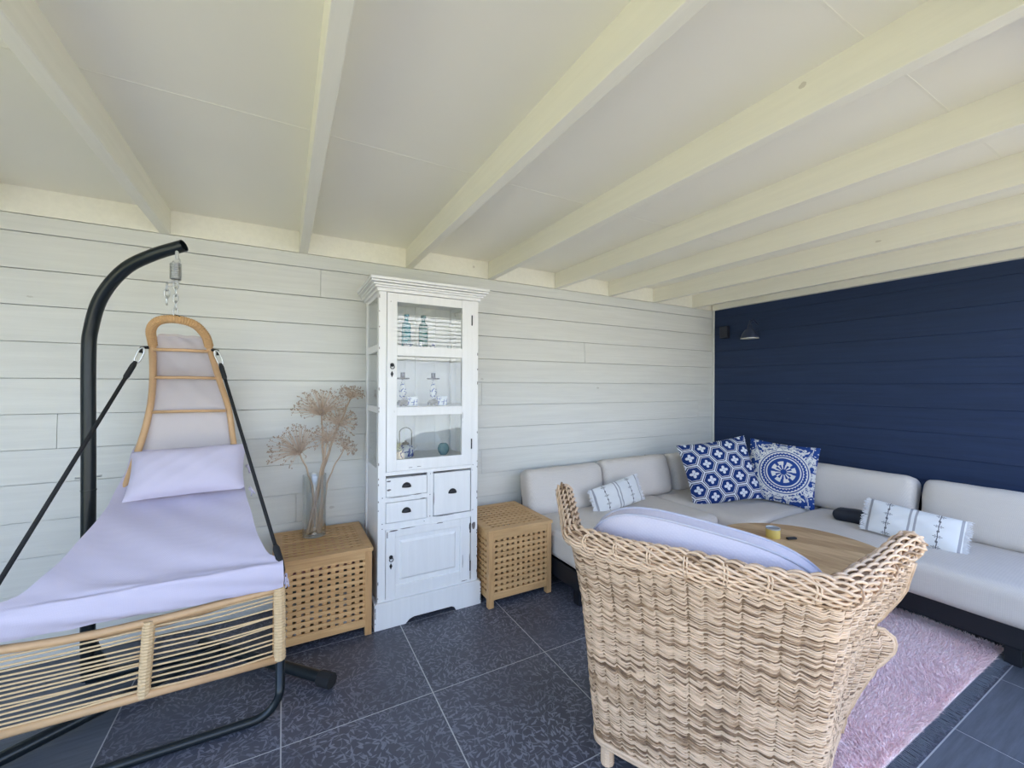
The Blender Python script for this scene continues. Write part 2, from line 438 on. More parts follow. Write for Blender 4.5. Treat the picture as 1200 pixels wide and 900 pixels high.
def spline(pts, n):
    """Catmull-Rom through pts"""
    P = np.asarray(pts, float); P = np.vstack([2*P[0]-P[1], P, 2*P[-1]-P[-2]]); m_ = len(P)-3; out = []
    for t in np.linspace(0, m_-1e-9, n):
        i = int(t); u = t-i; a, b, c, d = P[i:i+4]
        out.append(.5*((2*b)+(-a+c)*u+(2*a-5*b+4*c-d)*u*u+(-a+3*b-3*c+d)*u**3))
    return np.array(out)

YW, XW = 2.95, 4.15          # white wall face, navy wall face
ZB, ZC = 2.222, 2.355        # beam underside, ceiling panels
XL, YF = -2.05, 0.10         # left end of wall, roof edge

# ------------------------------------------------------------------ floor
fl = MB().box(-2.6, 4.4, -1.45, 3.1, -.06, -.0012).build('floor', M['grout']); tag(fl, kind='structure')
T = .602; G2 = .0026; tmesh = {}
for i in range(-4, 7):
    for j in range(-5, 3):
        x0, y0 = i*T, 1.823+j*T
        if y0 < -1.5 or y0+T > 3.2 : continue
        pat = x0 > -.7 and y0 > .5
        if pat not in tmesh:
            tmesh[pat] = MB().box(G2, T-G2, G2, T-G2, -.001, 0).mesh('tile', M['tile_leaf' if pat else 'tile_plain'])
        o = bpy.data.objects.new('tile', tmesh[pat]); COL.objects.link(o); o.parent = fl
        o.location = Vector((x0, y0, 0)) - fl.location
        

# ------------------------------------------------------------------ white wall
wb = MB().box(XL, XW+.12, YW+.022, YW+.12, 0, 2.50).build('wall_back', M['plank']); tag(wb, kind='structure')
zs = [2.222, 2.134, 1.953, 1.775, 1.595, 1.414, 1.236, 1.060, .890, .703, .525, .347, .169, .005]
butts = {1: [.208], 3: [2.36], 5: [1.352], 6: [-1.0, 3.9], 7: [.086], 8: [1.354], 9: [.075, 3.3], 10: [-.3], 2: [-1.6]}
def wplank(x0, x1, z0, z1):
    d = random.uniform(-.0012, .0012)
    # lapped board: lower edge stands proud, upper edge tucked under the board above
    poly = [(YW+.022, z0+.0015), (YW-.003+d, z0+.001), (YW-.0045+d, z0+.003), (YW+.003+d, z1-.003), (YW+.005+d, z1-.001), (YW+.022, z1-.0015)]
    MB().prism(poly, x0+.0012, x1-.0012, 'yz').build('plank', M['plank'], wb)
for k in range(len(zs)-1):
    xs = [XL]+butts.get(k, [])+[XW-.012]
    for a, b in zip(xs[:-1], xs[1:]): wplank(a, b, zs[k+1], zs[k])
# ------------------------------------------------------------------ navy wall
wr = MB().box(XW+.022, XW+.12, YF, YW+.02, 0, 2.50).build('wall_right', M['navy']); tag(wr, kind='structure')
zn = [2.222, 2.13, 1.948, 1.770, 1.595, 1.418, 1.240, 1.060, .885, .71, .53, .35, .17, .005]
for k in range(len(zn)-1):
    d = random.uniform(-.001, .001); z0, z1 = zn[k+1], zn[k]
    poly = [(XW+.022, z0+.0015), (XW-.0005+d, z0+.0006), (XW-.0015+d, z0+.002), (XW+.001+d, z1-.002), (XW+.002+d, z1-.0006), (XW+.022, z1-.0015)]
    MB().prism(poly, YF, YW-.012, 'xz').build('plank', M['navy'], wr)
tag(MB().box(XW-.022, XW-.006, YW-.022, YW-.006, 0, ZB).build('trim_1', M['plank'], bevel=.002), kind='structure')

# ------------------------------------------------------------------ ceiling
ce = MB().box(XL-.1, XW+.2, YF, YW+.12, ZC+.012, ZC+.08).build('ceiling', M['panel']); tag(ce, kind='structure')
BX = [-1.905, -1.255, -.603, .085, .757, 1.403, 2.035, 2.637, 3.214, 3.798]
BW = .047
yseam = [YF, .54, 1.755, YW]
for a, b in zip([XL-.1]+BX, BX+[XW]):
    for y0, y1 in zip(yseam[:-1], yseam[1:]):
        MB().box(a+(BW if a > XL else 0), b, y0+.0012, y1-.0012, ZC, ZC+.012).build('panel', M['panel'], ce)
    for y0 in yseam[1:-1]: MB().box(a+(BW if a > XL else 0)+.001, b-.001, y0-.004, y0+.004, ZC-.0008, ZC+.002).build('seam_filler', M['beam'], ce)
    MB().box(a+(BW if a > XL else 0)+.001, b-.001, YW-.004, YW+.02, ZB+.001, ZC).build('blocking', M['beam'], ce)
for x in BX:
    MB().box(x, x+BW, YF, YW+.02, ZB, ZC+.01).build('beam', M['beam'], ce, bevel=.003)
MB().box(XW-.05, XW+.022, YF, YW-.02, ZB-.002, ZC+.01).build('beam', M['beam'], ce, bevel=.003)
MB().box(XL-.1, XW+.2, YF-.045, YF-.001, ZB-.02, ZC+.08).build('fascia_board', M['beam'], ce, bevel=.003)

# ------------------------------------------------------------------ garden beyond the open front (sunlit, bounces light in)
def lawn_mat():
    g = G('sunlit_lawn'); n = g.noise(g.coord(), 40, 5, .7)
    return g.set(color=g.mix(n, (.19, .20, .085), (.38, .37, .17)), rough=.9)
tag(MB().box(-16, 16, -18, -1.46, -.10, -.03).build('ground', lawn_mat()), kind='structure')
tag(MB().box(-16, -2.61, -1.46, 6, -.10, -.03).build('ground', bpy.data.materials['sunlit_lawn']), kind='structure')
def bounce_gravel_mat():
    g = G('pale_bounce_gravel'); n = g.noise(g.coord(), 60, 4, .7); return g.set(color=g.mix(n, (.44, .40, .30), (.62, .57, .44)), rough=.9)
tag(MB().box(-6, 7, -3.9, -1.47, -.06, -.012).build('ground', bounce_gravel_mat()), kind='structure')  # unseen pale strip, added to bounce sunlight up onto the ceiling
tag(MB().box(XL-.12, XL, 1.5, YW+.12, 0, 2.5).build('left_light_blocker', M['plank']), kind='structure')  # unseen wall piece, added to hold back daylight from the left
sc_ = thing('garden_screen', (1.5, -5.2, 0), 'tall white louvred garden screen on the lawn outside the open front', 'screen')
for k in range(14): MB().box(-2.5, 6.5, -5.225, -5.205, 2.00+k*.098, 2.00+k*.098+.070).build('slat', M['plank'], sc_)
MB().box(-2.5, 6.5, -5.25, -5.235, 1.95, 3.38).build('gap_shade_board', M['darkboard'], sc_)  # added dark board; its colour stands in for shade between the slats
MB().box(-2.5, 6.5, -5.24, -5.205, .0, 1.97).build('lower_panel', M['greyboard'], sc_)
for x in (-2.4, .6, 3.5, 6.4): MB().box(x-.04, x+.04, -5.33, -5.25, -.03, 3.36).build('post', M['plank'], sc_)

# ================================================================== white display cabinet
CX0, CX1, CF, CB = .475, 1.092, 2.44, 2.855
cb = thing('display_cabinet', ((CX0+CX1)/2, (CF+CB)/2, 0), 'tall narrow distressed white display cabinet with glass door, drawers and lower door', 'cabinet')
CM = M['cab']
# plinth with a cut-out
px0, px1 = .457, 1.112; pf = 2.421
poly = [(px0, 0), (px0, .140), (px0+.012, .150), (px1-.012, .150), (px1, .138), (px1, 0), (.945, 0), (.935, .020), (.915, .030), (.680, .030), (.655, .022), (.632, 0)]
pl = MB().prism(poly, pf, pf+.022, 'xz')
pl.box(px0, px0+.02, pf+.022, CB, 0, .145); pl.box(px1-.02, px1, pf+.022, CB, 0, .145)
pl.build('plinth', CM, cb, bevel=.002)
# carcass: posts, rails, shelves, lower sides
c = MB()
PW = .043
for x0 in (CX0, CX1-PW):
    c.box(x0, x0+PW, CF, CF+PW, .14, 1.935); c.box(x0, x0+PW, CB-PW, CB, .14, 1.935)
for x0 in (CX0, CX1-PW):       # side rails
    for z0, z1 in ((1.905, 1.935), (1.585, 1.628), (1.225, 1.262), (.865, .900), (.14, .20)):
        c.box(x0+.004, x0+PW-.006, CF+PW, CB-PW, z0, z1)
c.box(CX0+PW, CX1-PW, CF, CF+.03, .845+.02, .888)             # rail above drawers
c.box(CX0+PW, CX1-PW, CF, CF+.03, .556, .592)
c.box(CX0+PW, .762, CF, CF+.03, .712, .742)
c.box(.762, .800, CF, CF+.03, .592, .865)
c.box(CX0+PW, CX1-PW, CF, CF+.03, 1.925, 1.94); c.box(CX0+PW, CX1-PW, CF, CF+.03, .14, .158)
c.build('carcass', CM, cb, bevel=.0015)
for s, x in ((0, CX0), (1, CX1-.012)):
    MB().box(x+.006*(1-s), x+.006*(1-s)+.006, CF+PW, CB-PW, .20, .865).build('side_panel', CM, cb)
    for z0, z1 in ((.900, 1.225), (1.262, 1.585), (1.628, 1.905)):
        MB().box(x+.006*(1-s)+.002, x+.006*(1-s)+.005, CF+PW, CB-PW, z0, z1).build('side_pane', M['pane'], cb)
bk = MB()
for k in range(5):
    bk.box(CX0+PW+.0+k*.1062, CX0+PW+k*.1062+.105, CB-.014, CB-.004, .15, 1.93)
bk.build('back_panel', CM, cb)
MB().box(.795, .835, CB-.028, CB-.014, .9, 1.93).build('back_batten', CM, cb, bevel=.001)
for z in (.922, 1.247, 1.597):
    MB().box(CX0+.045, CX1-.045, CF+.032, CB-.03, z, z+.014).build('shelf', CM, cb, bevel=.001)
# cornice in three stepped mouldings
def ring_mold(x0, x1, y0, z0, z1): return MB().box(x0, x1, y0, CB+.015, z0, z1)
for o_, z0, z1 in ((.012, 1.925, 1.945), (.026, 1.945, 1.956), (.036, 1.956, 1.968), (.050, 1.970, 1.981), (.056, 1.983, 2.000)):
    ring_mold(CX0-o_, CX1+o_, CF-o_, z0, z1).build('cornice_moulding', CM, cb, bevel=.003)
# glazed door
DX0, DX1, DF = .520, 1.047, CF-.008
d = MB()
d.box(DX0, .577, DF, DF+.024, .890, 1.922); d.box(.980, DX1, DF, DF+.024, .890, 1.922)
for z0, z1 in ((.890, .955), (1.210, 1.260), (1.560, 1.617), (1.871, 1.922)): d.box(.577, .980, DF, DF+.024, z0, z1)
gdo = d.build('glazed_door', CM, cb, bevel=.0018)
for z0, z1 in ((.952, 1.213), (1.257, 1.563), (1.614, 1.874)):
    MB().box(.572, .985, DF+.010, DF+.013, z0, z1).build('glass_pane', M['pane'], gdo)
def ring_handle(x, z, parent):
    h = MB().lathe([(.0, 0), (.011, .001), (.011, .006), (.006, .010), (0, .0105)], (x, DF, z), 14, axis='y')
    h.v[-1][:, 1] = 2*DF - h.v[-1][:, 1] if h.v[-1][:, 1].mean() > DF else h.v[-1][:, 1]
    h.tube(arc((x, DF-.012, z-.012), .011, 0, 2*PI*.97, 18), .0022, 6, closed=True)
    h.build('ring_handle', M['iron'], parent)
    MB().prism([(x-.0085, z-.052), (x, z-.034), (x+.0085, z-.052), (x, z-.072)], DF-.002, DF+.001, 'xz').build('escutcheon', M['iron'], parent)
ring_handle(.548, 1.505, gdo)
for x, z in ((DX1-.001, 1.80), (DX1-.001, 1.02)):
    MB().lathe([(0, -.032), (.0042, -.032), (.0042, .032), (0, .032)], (x, DF, z), 8).build('hinge', M['iron'], gdo)
# drawers
def drawer(x0, x1, z0, z1, hx, hz):
    o = MB().box(x0+.002, x1-.002, CF-.004, CF+.2, z0+.002, z1-.002).build('drawer', CM, cb, bevel=.003)
    n = 12; P = []
    for i in range(n+1):          # half-dome cup
        row = []
        a = PI*i/n
        for j in range(7):
            b = PI/2*j/6
            row.append((hx-math.cos(a)*.0265, CF-.004-math.sin(b)*.017*math.sin(a), hz-.011+math.sin(a)*.027*math.cos(b)+.0))
        P.append(row)
    MB().grid(P).build('cup_pull', M['iron'], o, smooth=True, solid=.002)
    return o
drawer(.518, .761, .742, .852, .637, .803); drawer(.518, .761, .592, .711, .637, .657); drawer(.801, 1.044, .596, .855, .922, .735)
# lower door with raised panel
ld = MB()
ld.box(.520, .573, DF, DF+.022, .160, .556); ld.box(.974, 1.040, DF, DF+.022, .160, .556)
ld.box(.573, .974, DF, DF+.022, .500+.01, .556); ld.box(.573, .974, DF, DF+.022, .160, .228)
ldo = ld.build('lower_door', CM, cb, bevel=.002)
rp = MB().box(.573, .974, DF+.012, DF+.018, .228, .510)
A = [(.573, .974, .228, .510, DF+.011), (.600, .947, .255, .483, DF+.011), (.612, .935, .267, .471, DF+.002), (.612, .935, .267, .471, DF+.002)]
vv = []; 
for x0, x1, z0, z1, y in A[:3]: vv += [(x0, y, z0), (x1, y, z0), (x1, y, z1), (x0, y, z1)]
ff = [[a+i, a+(i+1) % 4, a+4+(i+1) % 4, a+4+i] for a in (0, 4) for i in range(4)]+[[8, 9, 10, 11]]
rp.add(vv, ff).build('raised_panel', CM, ldo)
ring_handle(.548, .400, ldo)
for z in (.49, .25): MB().lathe([(0, -.03), (.004, -.03), (.004, .03), (0, .03)], (1.041, DF, z), 8).build('hinge', M['iron'], ldo)
# rubbed-through chips where bare wood shows
ch = MB()
def chip(x, z, w, h, y=CF-.0045):
    n = 9; pts = []
    for i in range(n):
        a = 2*PI*i/n; q = random.uniform(.6, 1.0); pts.append((x+math.cos(a)*w/2*q, z+math.sin(a)*h/2*q))
    ch.prism(pts, y-.0004, y+.001, 'xz')
for x, z, w, h in ((.60, .739, .17, .004), (.70, .743, .07, .006), (.86, .858, .16, .005), (.803, .70, .005, .09), (.87, .592, .13, .005), (.535, .835, .03, .012),
                   (.535, .785, .03, .012), (.70, .855, .10, .005), (.735, .714, .04, .005)): chip(x, z, w, h)
for x, z, w, h in ((.56, .548, .06, .012), (.527, .53, .008, .06), (.64, .553, .12, .005), (.84, .552, .05, .008), (1.035, .50, .006, .05), (1.037, .30, .005, .07), (1.0, .165, .05, .005), (.99, .29, .004, .09),
                   (.66, .905, .03, .004), (.71, .907, .03, .004), (.985, 1.2, .003, .05), (.54, 1.87, .005, .006)): chip(x, z, w, h, DF-.0005)
for k in range(46):
    e = random.choice([CX0+.003, CX1-.003, .455+.006, 1.108]); zz = random.uniform(.17, 1.9) if e in (CX0+.003, CX1-.003) else random.uniform(.02, .13)
    chip(e, zz, .006, random.uniform(.006, .03), (CF-.0003 if zz > .15 else pf-.0003))
for x, z in ((.50, .742), (.50, .593), (1.06, .885), (1.06, .60), (.78, .73), (.78, .60), (.745, .575), (.50, .565), (.783, .855)): chip(x, z, .008, .007, CF-.0003)
chip(1.066, .50, .03, .06, CF-.0003)
ch.build('worn_patches', M['cabedge'], cb, fix=True)['kind'] = 'stuff'

# ---------------- things inside the cabinet
S1, S2, S3 = 1.611, 1.261, .936
def china(name, label, cat, prof, x, y, z, mat, k=20, **kw):
    o = MB().lathe(prof, (x, y, z), k).build(name, mat, smooth=True, auto=50); return tag(o, label, cat, **kw)
bprof = [(.0, 0), (.027, .001), (.030, .008), (.030, .150), (.026, .168), (.013, .182), (.012, .205), (.0165, .207), (.0165, .226), (.010, .227), (.0, .226)]
china('glass_bottle', 'light teal glass bottle on the top cabinet shelf, left one of two', 'bottle', bprof, .683, 2.64, S1, tint_glass('pale_teal_glass', (.06, .40, .50)), group='teal bottles in the cabinet')
china('glass_bottle', 'dark green-teal glass bottle on the top cabinet shelf, right one of two', 'bottle', bprof, .790, 2.63, S1, tint_glass('deep_teal_glass', (.0, .20, .20)), group='teal bottles in the cabinet')
china('small_bowl', 'small blue and white bowl in front of the light teal bottle', 'bowl', [(0, 0), (.016, 0), (.030, .026), (.033, .030), (.028, .028), (.012, .006), (0, .005)], .668, 2.54, S1, M['delft2'])
t = thing('bird_figurine', (.742, 2.55, S1), 'tiny blue and white china figurine between the two teal bottles', 'figurine')
MB().sphere((.742, 2.55, S1+.016), .018, 12, sc=(1.2, .8, .9)).build('body', M['delft2'], t, smooth=True)
MB().sphere((.752, 2.55, S1+.040), .011, 10).sphere((.766, 2.55, S1+.040), .004, 6, sc=(2, 1, 1)).build('head', M['delft2'], t, smooth=True)
china('small_cup', 'tiny blue and white cup right of the bottles on the top shelf', 'cup', [(0, 0), (.012, 0), (.019, .02), (.021, .036), (.018, .036), (.010, .006), (0, .005)], .830, 2.55, S1, M['delft2'])
china('small_glass', 'small clear glass at the right end of the top cabinet shelf', 'glass', [(0, 0), (.015, 0), (.018, .045), (.017, .045), (.014, .004), (0, .004)], .965, 2.62, S1, M['vaseglass'])
def candlestick(x, y, label):
    t = thing('candlestick', (x, y, S2), label, 'candlestick', group='china candlesticks on the middle shelf')
    MB().lathe([(0, 0), (.030, 0), (.031, .010), (.016, .022), (.010, .034), (.021, .060), (.025, .085), (.019, .115), (.008, .145), (.006, .165), (0, .166)], (x, y, S2), 18).build('stem', M['delft'], t, smooth=True)
    MB().lathe([(0, .163), (.040, .166), (.043, .172), (.040, .175), (.016, .172), (.014, .176), (.0145, .208), (.011, .208), (.010, .180), (0, .180)], (x, y, S2), 18).build('drip_pan', M['iron'], t, smooth=True, auto=40)
candlestick(.662, 2.64, 'blue and white china candlestick with black pan, left one on middle shelf')
candlestick(.862, 2.64, 'blue and white china candlestick with black pan, right one on middle shelf')
def jar(x, y, label):
    o = MB().box(x-.031, x+.031, y-.031, y+.031, S2, S2+.058).build('china_cube', M['delft2'], bevel=.004); tag(o, label, 'pot', 'square china pots on the middle shelf')
jar(.700, 2.57, 'square blue and white china pot beside the left candlestick'); jar(.893, 2.57, 'square blue and white china pot beside the right candlestick')
gs = simple('grey_stone_glaze', (.20, .19, .18), .4, 0, 60, .3)
def elephant(x, y, label):
    t = thing('animal_figurine', (x, y, S2), label, 'figurine', group='small dark animal figurines in the cabinet')
    b = MB().sphere((x, y, S2+.024), .020, 12, sc=(1.35, .75, .85)).sphere((x-.026, y, S2+.026), .011, 10)
    b.tube([(x-.034, y, S2+.024), (x-.041, y, S2+.014), (x-.042, y, S2+.004)], [.005, .004, .003], 6)
    b.build('body', gs, t, smooth=True)
    for dx in (-.016, .016):
        for dy in (-.008, .008): MB().lathe([(0, 0), (.006, 0), (.006, .016), (0, .018)], (x+dx, y+dy, S2), 8).build('leg', gs, t)
elephant(.640, 2.53, 'small dark grey animal figurine at the foot of the left candlestick'); elephant(.832, 2.53, 'small dark grey animal figurine at the foot of the right candlestick')
t = thing('teapot', (.672, 2.60, S3), 'blue and white china teapot with tall wire handle on the lowest glazed shelf', 'teapot')
MB().lathe([(0, 0), (.040, 0), (.050, .012), (.052, .050), (.040, .078), (.024, .085), (0, .086)], (.672, 2.60, S3), 22).build('body', M['delft'], t, smooth=True)
MB().lathe([(0, .083), (.024, .085), (.020, .094), (.006, .098), (.007, .106), (0, .109)], (.672, 2.60, S3), 16).build('lid', gs, t, smooth=True)
MB().tube([(.715, 2.60, S3+.035), (.738, 2.60, S3+.05), (.748, 2.60, S3+.072)], [.010, .007, .005], 8).build('spout', M['delft'], t, smooth=True)
MB().tube([(.634, 2.60, S3+.075)]+[(.672+math.cos(a)*.038, 2.60, S3+.155+math.sin(a)*.032) for a in np.linspace(PI, 0, 12)]+[(.710, 2.60, S3+.075)], .0035, 6).build('handle', simple('dark_wire', (.10, .09, .08), .5), t)
china('glass_globe', 'pale blue round glass vase at the right on the lowest glazed shelf', 'vase', [(0, 0), (.018, 0), (.034, .020), (.038, .042), (.030, .066), (.020, .075), (.018, .073), (.028, .062), (.034, .042), (.018, .006), (0, .005)], .920, 2.60, S3, tint_glass('pale_blue_glass', (.35, .60, .68)))
china('ginger_jar', 'white round vase half hidden behind the door stile on the lowest glazed shelf', 'vase', [(0, 0), (.030, 0), (.046, .04), (.048, .09), (.030, .13), (.022, .14), (0, .141)], .600, 2.68, S3, simple('cream_glaze', (.62, .62, .60), .3))

# ================================================================== two pale wood lattice boxes
def lattice_box(x0, x1, y0, y1, H, label, nc, nr):
    t = thing('lattice_box', ((x0+x1)/2, (y0+y1)/2, 0), label, 'storage box', group='pale wood lattice boxes')
    L = .036
    for x in (x0, x1-L):
        for y in (y0, y1-L):
            MB().box(x, x+L, y, y+L, 0, H-.022).build('leg', M['oakz'], t, bevel=.002)
    zb, zt = .048, H-.022
    def side(ax, pos, depth, a0, a1):
        def bx(m_, p0, p1, z0, z1, d0, d1, tone):
            q = sorted((pos+depth*d0, pos+depth*d1))
            if ax == 'y': m_.box(p0, p1, q[0], q[1], z0, z1, tone)
            else: m_.box(q[0], q[1], p0, p1, z0, z1, tone)
        m_ = MB(); bx(m_, a0, a1, zt-.032, zt, .002, .014, .5); m_.build('top_rail', M['oak'], t, bevel=.001)
        m_ = MB(); bx(m_, a0, a1, zb, zb+.036, .002, .014, .5); m_.build('bottom_rail', M['oak'], t, bevel=.001)
        zl, zh = zb+.036, zt-.032; n = nr; ph = (zh-zl)/n; hole = ph*.42
        m_ = MB()
        for k in range(n+1):
            c_ = zl+k*ph; hh = (ph-hole)/2
            bx(m_, a0, a1, max(zl, c_-hh), min(zh, c_+hh), .003, .008, random.uniform(.2, .8))
        m_.build('horizontal_slats', M['oak'], t, stuff=True)
        m_ = MB(); pc = (a1-a0)/nc; hw = pc*.29
        for k in range(nc+1):
            c_ = a0+k*pc; bx(m_, max(a0, c_-hw), min(a1, c_+hw), zl, zh, .008, .013, random.uniform(.2, .8))
        m_.build('vertical_slats', M['oakz'], t, stuff=True)
    side('y', y0, 1, x0+L, x1-L); side('y', y1, -1, x0+L, x1-L); side('x', x0, 1, y0+L, y1-L); side('x', x1, -1, y0+L, y1-L)
    MB().box(x0+.02, x1-.02, y0+.02, y1-.02, .05, .058).build('bottom_board', M['oak'], t)
    # lid: mitred frame and lattice field
    z0, z1 = H-.020, H; e = .006; f = .046
    X0, X1, Y0, Y1 = x0-e, x1+e, y0-e, y1+e
    MB().box(X0, X1, Y0, Y0+f, z0, z1).build('lid_frame', M['oak'], t, bevel=.002); MB().box(X0, X1, Y1-f, Y1, z0, z1).build('lid_frame', M['oak'], t, bevel=.002)
    MB().box(X0, X0+f, Y0+f, Y1-f, z0, z1).build('lid_frame', M['oak'], t, bevel=.002); MB().box(X1-f, X1, Y0+f, Y1-f, z0, z1).build('lid_frame', M['oak'], t, bevel=.002)
    m_ = MB(); n = nc; p = (X1-X0-2*f)/n
    for k in range(n+1):
        c_ = X0+f+k*p; m_.box(max(X0+f, c_-p*.28), min(X1-f, c_+p*.28), Y0+f, Y1-f, z1-.008, z1-.0035, random.uniform(.2, .8))
    p2 = (Y1-Y0-2*f)/n
    for k in range(n+1):
        c_ = Y0+f+k*p2; m_.box(X0+f, X1-f, max(Y0+f, c_-p2*.32), min(Y1-f, c_+p2*.32), z1-.0035, z1-.001, random.uniform(.2, .8))
    m_.build('lid_lattice', M['oak'], t, stuff=True)
    return t
lattice_box(-.040, .440, 2.412, 2.905, .485, 'pale wood lattice box with the vase on it, left of the white cabinet', 10, 11)
lattice_box(1.124, 1.590, 2.330, 2.850, .485, 'pale wood lattice box right of the white cabinet, nothing on its lid', 10, 10)
# contents of the left box
ballm = simple('white_plastic', (.85, .83, .82), .35)
spots = []
for k in range(400):
    if len(spots) >= 46: break
    x, y = random.uniform(.01, .39), random.uniform(2.455, 2.56); z = .058+.021
    for (a, b, c_) in spots:
        dd = (a-x)**2+(b-y)**2
        if dd < .042**2: z = max(z, c_+math.sqrt(.042**2-dd))
    if z < .20 and (x < .33 or z < .10): spots.append((x, y, z))
bm_ = MB().sphere((0, 0, 0), .021, 12).mesh('white_ball', ballm, smooth=True)
for x, y, z in spots:
    o = bpy.data.objects.new('white_ball', bm_); COL.objects.link(o); o.location = (x, y, z)
    tag(o, 'one of the small white balls heaped low inside the left lattice box', 'ball', 'white balls inside the left lattice box')
# folded pink cloth lying on a grey one, upper part of the left box
def cushion(name, mat, w, d, h, M4, r=.05, puff=.02, n=14, noise_a=.003, parent=None, seedv=0, puffax=2):
    """rounded upholstered block, w x d x h, local matrix M4"""
    verts = []; faces = []; idx = {}
    half = np.array([w, d, h])/2
    lin = np.linspace(-1, 1, n+1); lin = np.sign(lin)*(1-(1-abs(lin))**1.4)
    def vert(p):
        key = tuple(np.round(p, 5))
        if key in idx: return idx[key]
        q = np.array(p)*half; inner = np.maximum(half-r, 1e-3); cl = np.clip(q, -inner, inner); dd = q-cl; L = np.linalg.norm(dd)
        if L > 1e-9: q = cl+dd/L*r*min(1, 1.0)
        ax = [0, 1, 2]; ax.remove(puffax); a, b = ax
        fa = (1-(q[a]/half[a])**2)*(1-(q[b]/half[b])**2)
        q[puffax] += np.sign(p[puffax])*puff*fa*abs(p[puffax])
        nz = math.sin(q[0]*19+seedv)*math.cos(q[1]*23+seedv*2)*math.sin(q[2]*17+1+seedv)+.5*math.sin(q[0]*41+q[2]*37+seedv*3)
        q += q/np.linalg.norm(q+1e-9)*nz*noise_a
        idx[key] = len(verts); verts.append(q); return idx[key]
    for ax in range(3):
        for sgn in (-1, 1):
            for i in range(n):
                for j in range(n):
                    quad = []
                    for (a, b) in ((i, j), (i+1, j), (i+1, j+1), (i, j+1)):
                        p = [0, 0, 0]; p[ax] = sgn; p[(ax+1) % 3] = lin[a]; p[(ax+2) % 3] = lin[b]; quad.append(vert(p))
                    faces.append(quad if sgn > 0 else quad[::-1])
    V_ = np.array(verts) @ np.array(M4)[:3, :3].T + np.array(M4)[:3, 3]
    return MB().add(V_, faces).build(name, mat, parent, smooth=True)
def TR(x, y, z, rx=0, ry=0, rz=0): return Matrix.Translation((x, y, z)) @ Euler((rx, ry, rz), 'XYZ').to_matrix().to_4x4()
pinkm = simple('dusty_pink_cloth', (.52, .24, .22), .9, 0, 20, .2); greym = simple('dark_green_grey_cloth', (.10, .11, .09), .9, 0, 20, .2)
tag(cushion('folded_cloth', greym, .36, .36, .14, TR(.2, 2.70, .27), .03, .01, 8), 'dark folded cloth seen through the lattice in the left box', 'cloth')
tag(cushion('folded_cloth', pinkm, .36, .40, .085, TR(.18, 2.68, .39), .03, .01, 8), 'pink folded cloth on the dark one, seen through the left box lattice', 'cloth')

# ================================================================== glass vase with dried flower heads
VX, VY, VZ = .168, 2.762, .485
o = MB().lathe([(0, .0), (.060, .0), (.065, .004), (.065, .365), (.0625, .366), (.0610, .364), (.0610, .014), (.055, .010), (0, .010)], (VX, VY, VZ), 32).build('glass_vase', M['vaseglass'], smooth=True, auto=40)
tag(o, 'tall clear glass cylinder vase standing on the left lattice box', 'vase')
dm = G('dried_stem'); o_ = dm.coord(); M['dry'] = dm.set(color=dm.mix(dm.noise(dm.vmap(o_, (60, 60, 6)), 1, 4), (.34, .23, .15), (.72, .58, .44)), rough=.85)
M['dryhead'] = simple('dried_umbel', (.62, .50, .40), .85, 0, 40, .25); M['seed'] = simple('seed_pod', (.42, .32, .24), .9, 0, 90, .3)
def allium(foot, mid, head, R, up_, nray, label, open_=1.25, rs=.0085):
    t = thing('dried_umbel_stem', foot, label, 'dried flower', group='dried umbels in the glass vase')
    P = spline([foot, mid, head], 14)
    wob = np.array([[math.sin(i*1.7+head[0]*40)*.003, 0, math.cos(i*2.1)*.002] for i in range(14)]); wob[0] = 0; wob[-1] = 0
    MB().tube(P+wob, np.linspace(rs, rs*.55, 14), 8).build('stalk', M['dry'], t, smooth=True)
    upv = np.array(up_, float); upv /= np.linalg.norm(upv)
    a = np.cross(upv, [0, 1, .1]); a /= np.linalg.norm(a); b = np.cross(upv, a)
    ray = MB(); pods = MB(); H = np.array(head)
    for k in range(nray):
        # evenly over a spherical cap
        ct = 1-(1-math.cos(open_))*((k+.5)/nray); st = math.sqrt(max(0, 1-ct*ct)); ph = k*2.39996+random.uniform(-.2, .2)
        d = upv*ct+(a*math.cos(ph)+b*math.sin(ph))*st
        L = R*random.uniform(.78, 1.05); e = H+d*L
        if e[1] > YW-.02: e[1] = YW-.02
        mid_ = H+d*L*.5+np.array([0, 0, .012*st])
        ray.tube([H, mid_, e], [.0021, .0016, .0013], 4, tone=random.random())
        for q in range(4):
            pods.sphere(e+rng.normal(0, .0045, 3), random.uniform(.0024, .0042), 5)
    ray.build('umbel_rays', M['dryhead'], t, stuff=True); pods.build('seed_pods', M['seed'], t, stuff=True)
allium((.195, 2.75, .500), (.215, 2.765, .88), (.205, 2.76, 1.205), .165, (-.1, -.3, 1), 95, 'large dried umbel at the top of the vase, widest and flattest head', 1.38, .009)
allium((.190, 2.745, .500), (.150, 2.76, .80), (.088, 2.74, .985), .170, (-.5, -.35, .8), 80, 'dried umbel leaning furthest left out of the glass vase', 1.30, .007)
allium((.130, 2.76, .500), (.235, 2.77, .95), (.370, 2.78, 1.300), .088, (.15, -.2, 1), 55, 'small dried umbel, topmost and furthest right, beside the cabinet', 1.35, .008)
allium((.135, 2.775, .500), (.190, 2.755, .80), (.235, 2.73, 1.050), .105, (0, -.5, 1), 60, 'middle dried umbel below the large top head', 1.6, .0085)
allium((.150, 2.79, .500), (.215, 2.79, .85), (.300, 2.76, 1.140), .115, (.35, -.3, .8), 70, 'dried umbel on the right, just under the topmost small head', 1.7, .0085)
allium((.205, 2.785, .500), (.245, 2.78, .80), (.330, 2.74, .995), .075, (.5, -.3, .5), 40, 'lowest small dried umbel on the right of the vase', 1.5, .006)

